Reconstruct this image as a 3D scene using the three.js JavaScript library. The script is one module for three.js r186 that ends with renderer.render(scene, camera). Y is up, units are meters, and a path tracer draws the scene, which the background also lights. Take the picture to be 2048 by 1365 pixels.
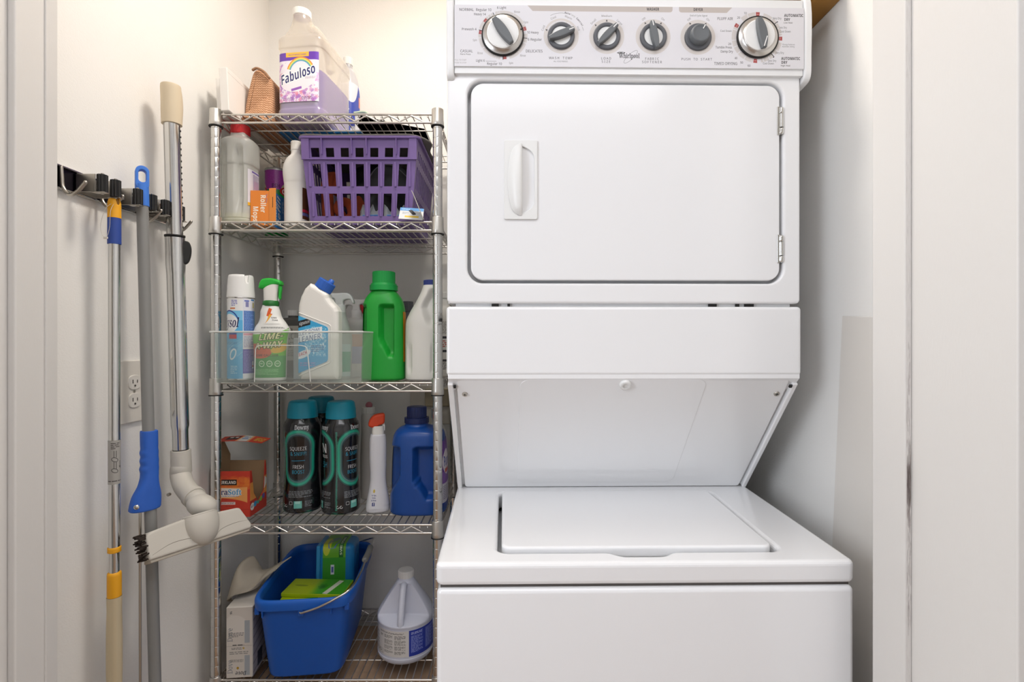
import * as THREE from 'three';
import { RoundedBoxGeometry } from 'three/addons/geometries/RoundedBoxGeometry.js';
import { mergeGeometries } from 'three/addons/utils/BufferGeometryUtils.js';
import { RectAreaLightUniformsLib } from 'three/addons/lights/RectAreaLightUniformsLib.js';

// ---------------------------------------------------------------- camera, lights, exposure
const scene = new THREE.Scene();
scene.background = new THREE.Color(0x000000);
const camera = new THREE.PerspectiveCamera(67.58, 1.5, 0.05, 30);
camera.position.set(0, 1.25, 0);
camera.rotation.set(0, 0, 0);
scene.add(camera);
const renderer = new THREE.WebGLRenderer({ antialias: true });
renderer.toneMapping = THREE.LinearToneMapping;
renderer.toneMappingExposure = 1.0;
renderer.shadowMap.enabled = true;
RectAreaLightUniformsLib.init();
const V = (x, y, z) => new THREE.Vector3(x, y, z);
function areaLight(color, intensity, w, h, pos, target) {
  const l = new THREE.RectAreaLight(color, intensity, w, h);
  l.position.set(...pos); l.lookAt(...target); scene.add(l); return l;
}
const ADDED_PANEL = { color: 0xf8f8fc, power: 1.2, w: 1.5, h: 1.1, pos: [0.1, 2.57, 0.35] };  // unseen panel, added as soft fill from above the camera
const ADDED_WINDOW = { color: 0xe9f1fc, power: 7.0, w: 1.3, h: 1.4, pos: [-1.55, 1.5, 0.75] };  // unseen window, added to brighten the right wall and the fronts
const CLOSET_LAMP = { color: 0xfff6ea, power: 57, r: 0.13, pos: [-0.13, 2.55, -1.08] };

// ---------------------------------------------------------------- helpers
let seed = 12345;
const rnd = () => { seed = (seed * 1664525 + 1013904223) % 4294967296; return seed / 4294967296; };
const taken = {};
function numbered(n) { const k = taken[n] || 0; taken[n] = k + 1; return k ? `${n}_${String(k).padStart(3, '0')}` : n; }
function obj(name, geo, mat, parent) {
  const m = new THREE.Mesh(Array.isArray(geo) ? merge(geo) : geo, mat);
  m.name = name; m.castShadow = true; m.receiveShadow = true; if (parent) parent.add(m); return m;
}
function tag(o, label, category, group) { o.userData.label = label; o.userData.category = category; if (group) o.userData.group = group; return o; }
function thing(name, label, category, pos = [0, 0, 0], turn = 0, group) {
  const o = new THREE.Group(); o.name = numbered(name); scene.add(o);
  o.position.set(...pos); o.rotation.y = turn; return tag(o, label, category, group);
}
function struct(name, geo, mat) { const m = obj(name, geo, mat, scene); m.userData.kind = 'structure'; return m; }
function merge(list) { return mergeGeometries(list.map(g => { g = g.index ? g.toNonIndexed() : g; const o = new THREE.BufferGeometry(); for (const a of ['position', 'normal', 'uv']) if (g.attributes[a]) o.setAttribute(a, g.attributes[a]); return o; })); }
function std(color, rough = 0.6, extra = {}) { return new THREE.MeshPhysicalMaterial({ color, roughness: rough, ...extra }); }
const box = (w, h, d, x = 0, y = 0, z = 0) => new THREE.BoxGeometry(w, h, d).translate(x, y, z);
const rbox = (w, h, d, r = 0.004, x = 0, y = 0, z = 0, s = 3) => new RoundedBoxGeometry(w, h, d, s, Math.min(r, w / 2.01, h / 2.01, d / 2.01)).translate(x, y, z);
const cyl = (r0, r1, h, x = 0, y = 0, z = 0, s = 32, open = false) => new THREE.CylinderGeometry(r0, r1, h, s, 1, open).translate(x, y, z);
const lathe = (pts, s = 48) => new THREE.LatheGeometry(pts.map(p => new THREE.Vector2(p[0], p[1])), s);
function tube(pts, r, n = 24, s = 8, closed = false, tension = 0.5) {
  const c = new THREE.CatmullRomCurve3(pts.map(p => V(...p)), closed, 'catmullrom', tension);
  const g = new THREE.TubeGeometry(c, n, r, s, closed);
  if (closed) return g;
  const cap = (t) => { const p = c.getPointAt(t), d = c.getTangentAt(t).multiplyScalar(t ? 1 : -1); const k = new THREE.SphereGeometry(r, s, 4, 0, Math.PI * 2, 0, Math.PI / 2); k.applyQuaternion(new THREE.Quaternion().setFromUnitVectors(V(0, 1, 0), d)); return k.translate(p.x, p.y, p.z); };
  return merge([g, cap(0), cap(1)]);
}
function rod(a, b, r, s = 10, r2 = r) {
  const A = V(...a), B = V(...b), d = B.clone().sub(A), L = d.length();
  const g = new THREE.CylinderGeometry(r2, r, L, s); g.applyQuaternion(new THREE.Quaternion().setFromUnitVectors(V(0, 1, 0), d.normalize()));
  const m = A.add(B).multiplyScalar(0.5); return g.translate(m.x, m.y, m.z);
}
function rrShape(w, h, r, cx = 0, cy = 0, Cls = THREE.Shape) {
  const s = new Cls(), x = cx - w / 2, y = cy - h / 2;
  s.moveTo(x + r, y); s.lineTo(x + w - r, y); s.absarc(x + w - r, y + r, r, -Math.PI / 2, 0); s.lineTo(x + w, y + h - r); s.absarc(x + w - r, y + h - r, r, 0, Math.PI / 2);
  s.lineTo(x + r, y + h); s.absarc(x + r, y + h - r, r, Math.PI / 2, Math.PI); s.lineTo(x, y + r); s.absarc(x + r, y + r, r, Math.PI, Math.PI * 1.5); return s;
}
function poly(pts, Cls = THREE.Shape) { const s = new Cls(); pts.forEach((p, i) => i ? s.lineTo(...p) : s.moveTo(...p)); s.closePath(); return s; }
function smoothShape(pts, n = 60) { const c = new THREE.CatmullRomCurve3(pts.map(p => V(p[0], p[1], 0)), true, 'centripetal'); return poly(c.getPoints(n).slice(0, -1).map(p => [p.x, p.y])); }
// extruded towards +z, from z = 0 (back) to depth (front), outer size kept when bevelled
function extr(shape, depth, bevel = 0, seg = 3, curve = 10) {
  if (!bevel) return new THREE.ExtrudeGeometry(shape, { depth, bevelEnabled: false, curveSegments: curve });
  return new THREE.ExtrudeGeometry(shape, { depth: Math.max(depth - 2 * bevel, 1e-5), bevelEnabled: true, bevelSize: bevel, bevelThickness: bevel, bevelOffset: -bevel, bevelSegments: seg, curveSegments: curve }).translate(0, 0, bevel);
}
const ss = (a, b, x) => { const t = Math.min(1, Math.max(0, (x - a) / (b - a))); return t * t * (3 - 2 * t); };
// body built from superellipse cross-sections: [y, half width, half depth, centre x, centre z, power]
function sect(S, k) {
  const f = Math.min(S.length - 1.000001, Math.max(0, k)), i = Math.floor(f), t = f - i, o = [];
  const p0 = S[Math.max(0, i - 1)], p1 = S[i], p2 = S[i + 1], p3 = S[Math.min(S.length - 1, i + 2)];
  for (let c = 0; c < 6; c++) {
    const d = c === 5 ? 2 : 0, g = p => p[c] === undefined ? d : p[c];
    let m1 = (g(p2) - g(p0)) / 2, m2 = (g(p3) - g(p1)) / 2; const dl = g(p2) - g(p1);
    if (dl === 0 || m1 * dl < 0) m1 = 0; if (dl === 0 || m2 * dl < 0) m2 = 0;
    if (Math.abs(m1) > 3 * Math.abs(dl)) m1 = 3 * dl; if (Math.abs(m2) > 3 * Math.abs(dl)) m2 = 3 * dl;
    const t2 = t * t, t3 = t2 * t; o[c] = g(p1) * (2 * t3 - 3 * t2 + 1) + m1 * (t3 - 2 * t2 + t) + g(p2) * (3 * t2 - 2 * t3) + m2 * (t3 - t2);
  }
  return o;
}
function ring(s, a) { const c = Math.cos(a), n = Math.sin(a), e = 2 / s[5]; return [s[3] + s[1] * Math.sign(c) * Math.abs(c) ** e, s[0], s[4] + s[2] * Math.sign(n) * Math.abs(n) ** e]; }
function loft(S, { seg = 48, sub = 4, deform, cap = true, linear = false } = {}) {
  const rows = [], N = (S.length - 1) * sub;
  for (let i = 0; i <= N; i++) { const s = linear ? S[i] : sect(S, i / sub); const r = []; for (let j = 0; j <= seg; j++) { let p = ring(s, -j / seg * Math.PI * 2); if (deform) p = deform(p); r.push(p); } rows.push(r); }
  const pos = [], uv = [], idx = [];
  rows.forEach((r, i) => r.forEach((p, j) => { pos.push(...p); uv.push(j / seg, i / N); }));
  for (let i = 0; i < N; i++) for (let j = 0; j < seg; j++) { const a = i * (seg + 1) + j, b = a + 1, c = a + seg + 1, d = c + 1; idx.push(a, b, d, a, d, c); }
  if (cap) for (const [i, flip] of [[0, 1], [N, 0]]) {
    const base = pos.length / 3; let cx = 0, cy = 0, cz = 0; for (let j = 0; j < seg; j++) { cx += rows[i][j][0]; cy += rows[i][j][1]; cz += rows[i][j][2]; }
    pos.push(cx / seg, cy / seg, cz / seg); uv.push(0.5, 0.5); for (let j = 0; j <= seg; j++) { pos.push(...rows[i][j]); uv.push(0, 0); }
    for (let j = 0; j < seg; j++) flip ? idx.push(base, base + 2 + j, base + 1 + j) : idx.push(base, base + 1 + j, base + 2 + j);
  }
  const g = new THREE.BufferGeometry(); g.setAttribute('position', new THREE.Float32BufferAttribute(pos, 3)); g.setAttribute('uv', new THREE.Float32BufferAttribute(uv, 2)); g.setIndex(idx); g.computeVertexNormals();
  // close the seam normals
  const n = g.attributes.normal; for (let i = 0; i <= N; i++) { const a = i * (seg + 1), b = a + seg; const v = V(n.getX(a) + n.getX(b), n.getY(a) + n.getY(b), n.getZ(a) + n.getZ(b)).normalize(); n.setXYZ(a, v.x, v.y, v.z); n.setXYZ(b, v.x, v.y, v.z); }
  return g;
}
// patch of a label that follows a lofted body; angles in degrees (90 = front, 0 = right, 180 = left), u runs from a0 to a1
function patch(S, a0, a1, y0, y1, off = 0.0008, deform, nu = 28, nv = 16) {
  const pos = [], uv = [], idx = [], findK = y => { let lo = 0, hi = S.length - 1; for (let k = 0; k < 40; k++) { const m = (lo + hi) / 2; sect(S, m)[0] < y ? lo = m : hi = m; } return (lo + hi) / 2; };
  for (let i = 0; i <= nv; i++) {
    const y = y0 + (y1 - y0) * i / nv, s = sect(S, findK(y)).slice(); s[1] += off; s[2] += off;
    const dense = []; let L = [0]; for (let k = 0; k <= 160; k++) { const a = (a0 + (a1 - a0) * k / 160) * Math.PI / 180; const p = ring(s, a); dense.push(p); if (k) L.push(L[k - 1] + Math.hypot(p[0] - dense[k - 1][0], p[2] - dense[k - 1][2])); }
    let k = 0; for (let j = 0; j <= nu; j++) { const t = L[160] * j / nu; while (k < 159 && L[k + 1] < t) k++; const f = (t - L[k]) / Math.max(1e-9, L[k + 1] - L[k]); let p = [dense[k][0] + (dense[k + 1][0] - dense[k][0]) * f, y, dense[k][2] + (dense[k + 1][2] - dense[k][2]) * f]; if (deform) p = deform(p); pos.push(...p); uv.push(j / nu, i / nv); }
  }
  for (let i = 0; i < nv; i++) for (let j = 0; j < nu; j++) { const a = i * (nu + 1) + j, c = a + nu + 1; idx.push(a, a + 1, c + 1, a, c + 1, c); }
  const g = new THREE.BufferGeometry(); g.setAttribute('position', new THREE.Float32BufferAttribute(pos, 3)); g.setAttribute('uv', new THREE.Float32BufferAttribute(uv, 2)); g.setIndex(idx); g.computeVertexNormals(); return g;
}
// sheet through a grid of points, with thickness
function sheet(C, nu, nv, th, sag) {
  const R = C.length, K = C[0].length, cr = (a, b, c, d, t) => 0.5 * (2 * b + (c - a) * t + (2 * a - 5 * b + 4 * c - d) * t * t + (3 * b - a - 3 * c + d) * t * t * t);
  const at = (A, f) => { const i = Math.min(A.length - 2, Math.floor(f)), t = f - i, g = k => A[Math.min(A.length - 1, Math.max(0, k))]; return [0, 1, 2].map(c => cr(g(i - 1)[c], g(i)[c], g(i + 1)[c], g(i + 2)[c], t)); };
  const P = []; for (let i = 0; i <= nv; i++) { const col = []; for (let k = 0; k < K; k++) col.push(at(C.map(r => r[k]), i / nv * (R - 1))); for (let j = 0; j <= nu; j++) { let p = at(col, j / nu * (K - 1)); if (sag) p = sag(p, j / nu, i / nv); P.push(p); } }
  const mk = (pts) => { const g = new THREE.BufferGeometry(); g.setAttribute('position', new THREE.Float32BufferAttribute(pts.flat(), 3)); const uv = [], idx = []; for (let i = 0; i <= nv; i++) for (let j = 0; j <= nu; j++) uv.push(j / nu, i / nv); for (let i = 0; i < nv; i++) for (let j = 0; j < nu; j++) { const a = i * (nu + 1) + j, c = a + nu + 1; idx.push(a, a + 1, c + 1, a, c + 1, c); } g.setAttribute('uv', new THREE.Float32BufferAttribute(uv, 2)); g.setIndex(idx); g.computeVertexNormals(); return g; };
  const top = mk(P), n = top.attributes.normal; const Q = P.map((p, i) => [p[0] - n.getX(i) * th, p[1] - n.getY(i) * th, p[2] - n.getZ(i) * th]);
  const bot = mk(Q); bot.setIndex(Array.from(bot.index.array).reverse()); bot.computeVertexNormals();
  const edge = []; const W = nu + 1; for (let j = 0; j <= nu; j++) edge.push(j); for (let i = 1; i <= nv; i++) edge.push(i * W + nu); for (let j = nu - 1; j >= 0; j--) edge.push(nv * W + j); for (let i = nv - 1; i > 0; i--) edge.push(i * W);
  const pos = [], uv = [], idx = []; edge.forEach((e) => { pos.push(...P[e], ...Q[e]); uv.push(0, 0, 0, 1); }); const E = edge.length; for (let k = 0; k < E; k++) { const a = 2 * k, b = 2 * ((k + 1) % E); idx.push(a, a + 1, b, b, a + 1, b + 1); }
  const sd = new THREE.BufferGeometry(); sd.setAttribute('position', new THREE.Float32BufferAttribute(pos, 3)); sd.setAttribute('uv', new THREE.Float32BufferAttribute(uv, 2)); sd.setIndex(idx); sd.computeVertexNormals();
  return merge([top, bot, sd]);
}
function canvasTex(w, h, draw) {
  const c = document.createElement('canvas'); c.width = w; c.height = h; const x = c.getContext('2d'); draw(x, w, h);
  const t = new THREE.CanvasTexture(c); t.colorSpace = THREE.SRGBColorSpace; t.magFilter = THREE.LinearFilter; return t;
}
// text fitted between x0 and x1
function txt(c, s, x0, y, size, o = {}) {
  c.save(); c.translate(x0, y); if (o.rot) c.rotate(o.rot); c.font = `${o.style || ''} ${o.bold ? 'bold' : 'normal'} ${size}px ${o.font || 'sans-serif'}`; c.fillStyle = o.color || '#222'; c.textAlign = o.align || 'left'; c.textBaseline = 'alphabetic';
  if (o.skew) c.transform(1, 0, o.skew, 1, 0, 0);
  if (o.w) { const m = c.measureText(s).width; c.scale(o.w / m, 1); }
  if (o.stroke) { c.lineWidth = o.lw || size * 0.14; c.strokeStyle = o.stroke; c.lineJoin = 'round'; c.strokeText(s, 0, 0); }
  c.fillText(s, 0, 0); c.restore();
}
function fine(c, x, y, w, h, rows, color) { // illegible small print
  c.fillStyle = color; const s = h / rows; for (let i = 0; i < rows; i++) { let u = x; const end = x + w * (i % 4 === 3 ? 0.6 : 0.93 + rnd() * 0.07); while (u < end) { const l = s * (0.8 + rnd() * 2.2); c.fillRect(u, y + i * s, Math.min(l, end - u), s * 0.52); u += l + s * 0.45; } }
}
function rr(c, x, y, w, h, r) { c.beginPath(); c.moveTo(x + r, y); c.arcTo(x + w, y, x + w, y + h, r); c.arcTo(x + w, y + h, x, y + h, r); c.arcTo(x, y + h, x, y, r); c.arcTo(x, y, x + w, y, r); c.closePath(); }
function noiseTex(w, lo, hi, rep, coarse = 1) {
  const d = new Uint8Array(w * w * 4), f = new Float32Array(w * w); for (let i = 0; i < w * w; i++) f[i] = rnd();
  for (let k = 0; k < coarse; k++) { const g = f.slice(); for (let y = 0; y < w; y++) for (let x = 0; x < w; x++) { let a = 0; for (let j = -1; j < 2; j++) for (let i = -1; i < 2; i++) a += g[((y + j + w) % w) * w + (x + i + w) % w]; f[y * w + x] = a / 9; } }
  let mn = 1, mx = 0; for (const v of f) { mn = Math.min(mn, v); mx = Math.max(mx, v); }
  for (let i = 0; i < w * w; i++) { const v = lo + (hi - lo) * (f[i] - mn) / (mx - mn); d[4 * i] = d[4 * i + 1] = d[4 * i + 2] = v; d[4 * i + 3] = 255; }
  const t = new THREE.DataTexture(d, w, w); t.wrapS = t.wrapT = THREE.RepeatWrapping; t.magFilter = THREE.LinearFilter; t.repeat.set(rep, rep); t.needsUpdate = true; return t;
}
function uvBox(g, s = 1) { const p = g.attributes.position, n = g.attributes.normal, u = g.attributes.uv; for (let i = 0; i < p.count; i++) { const a = Math.abs(n.getX(i)), b = Math.abs(n.getY(i)), c = Math.abs(n.getZ(i)); if (a >= b && a >= c) u.setXY(i, p.getZ(i) * s, p.getY(i) * s); else if (b >= c) u.setXY(i, p.getX(i) * s, p.getZ(i) * s); else u.setXY(i, p.getX(i) * s, p.getY(i) * s); } return g; }
const decal = (tex, rough = 0.5, extra = {}) => new THREE.MeshPhysicalMaterial({ map: tex, roughness: rough, ...extra });

// ---------------------------------------------------------------- materials
const paintBump = noiseTex(256, 0, 255, 6, 2);
const M = {
  wall: std(0xf4f2ee, 0.75, { bumpMap: paintBump, bumpScale: 0.0003 }),
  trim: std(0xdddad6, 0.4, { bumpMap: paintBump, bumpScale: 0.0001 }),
  ceiling: std(0xf3f2ef, 0.9),
  floor: std(0x8a6a4c, 0.45),
  enamel: std(0xf3f3f4, 0.22, { clearcoat: 0.5, clearcoatRoughness: 0.08 }),
  enamelFlat: std(0xf1f1f1, 0.3),
  plasticWhite: std(0xeeeeec, 0.35),
  dark: std(0x141414, 0.6),
  cavity: std(0x8d8f93, 0.7),
  chrome: std(0xd4d4d2, 0.16, { metalness: 1 }),
  wire: std(0xdcd9d4, 0.3, { metalness: 1 }),
  steel: std(0xbfbab2, 0.3, { metalness: 1 }),
  rubber: std(0x131313, 0.55),
  collar: std(0xcfcdc8, 0.35, { metalness: 1 }),
  knobGrey: std(0x666a6d, 0.45),
  knobDark: std(0x595b60, 0.45),
};

// ---------------------------------------------------------------- room shell
const D = 1.72, XL = -0.821, XR = 0.66, CEIL = 2.6;
struct('floor', uvBox(box(4.4, 0.1, 5, -0.1, -0.05, 0.2)), M.floor);
struct('ceiling', box(4.4, 0.1, 5, -0.1, CEIL + 0.05, 0.2), M.ceiling);
struct('wall_back', uvBox(box(1.8, CEIL, 0.1, -0.08, CEIL / 2, -D - 0.05)), M.wall);
struct('wall_left', uvBox(box(0.1, CEIL, D - 0.69, XL - 0.05, CEIL / 2, -(D + 0.69) / 2)), M.wall);
struct('wall_right', uvBox(box(0.1, CEIL, D - 0.69, XR + 0.05, CEIL / 2, -(D + 0.69) / 2)), M.wall);
// door opening: partition beside it and a head above, then jamb and stop boards
struct('wall_front_left', uvBox(box(1.1, CEIL, 0.1, -0.745 - 0.55, CEIL / 2, -0.69)), M.wall);
struct('wall_front_right', uvBox(box(1.1, CEIL, 0.1, 0.595 + 0.55, CEIL / 2, -0.69)), M.wall);
struct('wall_front_head', uvBox(box(1.34, 0.16, 0.1, -0.075, CEIL - 0.08, -0.69)), M.wall);
{
  const H = 2.44;
  // jamb boards (outer part of the lining), stop boards (inner, a little proud), each with a small reveal
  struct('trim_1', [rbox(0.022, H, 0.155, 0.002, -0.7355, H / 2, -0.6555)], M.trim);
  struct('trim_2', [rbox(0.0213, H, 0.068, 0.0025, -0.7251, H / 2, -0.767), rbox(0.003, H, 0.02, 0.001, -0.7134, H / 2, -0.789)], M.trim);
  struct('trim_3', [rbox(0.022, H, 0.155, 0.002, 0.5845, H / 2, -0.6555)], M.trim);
  const smudge = canvasTex(64, 1024, (c, w, h) => {
    c.fillStyle = '#d9d5d1'; c.fillRect(0, 0, w, h);
    for (let i = 0; i < 2600; i++) { const y = rnd() * h; c.fillStyle = `rgba(150,143,138,${0.04 + 0.08 * rnd()})`; c.fillRect(rnd() * w, y, 2 + rnd() * 3, 2 + rnd() * 4); }
    for (const [a, b, n] of [[556, 606, 150], [572, 594, 160], [600, 668, 70], [500, 560, 30]]) for (let i = 0; i < n; i++) { const y = a + rnd() * (b - a); c.fillStyle = `rgba(60,48,45,${0.04 + 0.1 * rnd()})`; c.fillRect(8 + rnd() * (w - 16), y, 4 + rnd() * 10, 2 + rnd() * 9); }
  });
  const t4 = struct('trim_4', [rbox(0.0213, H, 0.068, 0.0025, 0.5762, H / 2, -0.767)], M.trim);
  const dirt = obj('scuffed_edge', new THREE.PlaneGeometry(0.0075, H).translate(0.5697, H / 2, -0.7326), decal(smudge, 0.6), t4);
  dirt.userData.label = 'grey scuffs along the board edge';
  // the room the camera stands in
  struct('wall_room_left', box(0.1, CEIL, 3.4, -1.9, CEIL / 2, 1.06), M.wall);
  struct('wall_room_right', box(0.1, CEIL, 3.4, 1.75, CEIL / 2, 1.06), M.wall);
  struct('wall_room_back', box(4.0, CEIL, 0.1, -0.1, CEIL / 2, 2.7), M.wall);
  struct('wall_front_reveal', box(0.08, CEIL, 0.1, -1.865, CEIL / 2, -0.69), M.wall);
}
// wooden shelf board above the dryer
{
  const wood = canvasTex(256, 512, (c, w, h) => { c.fillStyle = '#b07f3c'; c.fillRect(0, 0, w, h); for (let i = 0; i < 260; i++) { c.strokeStyle = `rgba(${110 + rnd() * 60},${70 + rnd() * 40},25,${0.08 + rnd() * 0.14})`; c.lineWidth = 0.6 + rnd() * 1.8; const x = rnd() * w; c.beginPath(); c.moveTo(x, 0); c.bezierCurveTo(x + rnd() * 20 - 10, h / 3, x + rnd() * 20 - 10, 2 * h / 3, x + rnd() * 12 - 6, h); c.stroke(); } });
  const s = thing('wooden_shelf', 'brown wooden shelf board above the dryer at the right wall', 'shelf', [0.28, 1.936, -1.355]);
  obj('board', uvBox(box(0.758, 0.02, 0.7, 0, 0.01, 0), 3), decal(wood, 0.55), s);
  obj('cleat', box(0.02, 0.03, 0.69, 0.37, 0.035, 0), decal(wood, 0.55), s);
}
// lights: closet ceiling lamp, plus unseen room panel and window added for fill
{
  const l = thing('ceiling_lamp', 'round warm ceiling lamp inside the closet', 'lamp', [CLOSET_LAMP.pos[0], CEIL, CLOSET_LAMP.pos[2]]);
  obj('lamp_base', cyl(0.15, 0.15, 0.02, 0, -0.01, 0), M.plasticWhite, l);
  obj('lamp_shade', lathe([[0.0001, -0.035], [0.1, -0.034], [0.135, -0.02]]), std(0xffffff, 0.6, { emissive: CLOSET_LAMP.color, emissiveIntensity: 2 }), l);
  areaLight(CLOSET_LAMP.color, CLOSET_LAMP.power, 0.24, 0.24, [CLOSET_LAMP.pos[0], CEIL - 0.04, CLOSET_LAMP.pos[2]], [CLOSET_LAMP.pos[0], 0, CLOSET_LAMP.pos[2]]);
  const p = thing('added_light_panel', 'large flat light panel added on the unseen room ceiling', 'lamp', [ADDED_PANEL.pos[0], CEIL, ADDED_PANEL.pos[2]]);
  obj('frame', box(ADDED_PANEL.w + 0.04, 0.02, ADDED_PANEL.h + 0.04, 0, -0.01, 0), M.plasticWhite, p);
  obj('added_diffuser', box(ADDED_PANEL.w, 0.004, ADDED_PANEL.h, 0, -0.022, 0), std(0xffffff, 0.6, { emissive: ADDED_PANEL.color, emissiveIntensity: 2 }), p);
  areaLight(ADDED_PANEL.color, ADDED_PANEL.power, ADDED_PANEL.w, ADDED_PANEL.h, ADDED_PANEL.pos, [ADDED_PANEL.pos[0], 0, ADDED_PANEL.pos[2]]);
  const w = new THREE.Group(); w.name = 'added_window_1'; w.userData.kind = 'structure'; scene.add(w); w.position.set(-1.85, ADDED_WINDOW.pos[1], ADDED_WINDOW.pos[2]);  // added window out of view, a cool side fill
  obj('added_window_frame', [box(0.04, ADDED_WINDOW.h + 0.1, 0.05, 0.02, 0, ADDED_WINDOW.w / 2 + 0.025), box(0.04, ADDED_WINDOW.h + 0.1, 0.05, 0.02, 0, -ADDED_WINDOW.w / 2 - 0.025), box(0.04, 0.05, ADDED_WINDOW.w, 0.02, ADDED_WINDOW.h / 2 + 0.025, 0), box(0.04, 0.05, ADDED_WINDOW.w, 0.02, -ADDED_WINDOW.h / 2 - 0.025, 0)], M.trim, w);
  obj('added_window_pane', box(0.005, ADDED_WINDOW.h, ADDED_WINDOW.w, 0.005, 0, 0), std(0xffffff, 0.2, { emissive: ADDED_WINDOW.color, emissiveIntensity: 2 }), w);
  areaLight(ADDED_WINDOW.color, ADDED_WINDOW.power, ADDED_WINDOW.w, ADDED_WINDOW.h, [-1.83, ADDED_WINDOW.pos[1], ADDED_WINDOW.pos[2]], [2, ADDED_WINDOW.pos[1] - 0.2, ADDED_WINDOW.pos[2] - 0.6]);
}
// painted board against the right wall
{
  const b = obj('white_board', rbox(0.42, 1.27, 0.004, 0.0015), std(0xe6e1da, 0.5), scene);
  b.rotation.set(0, -Math.PI / 2, 0); b.rotateZ(-0.068); b.position.set(XR - 0.0035, 0.652, -0.845);
  tag(b, 'cream painted thin board standing against the right wall', 'board');
}

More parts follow.
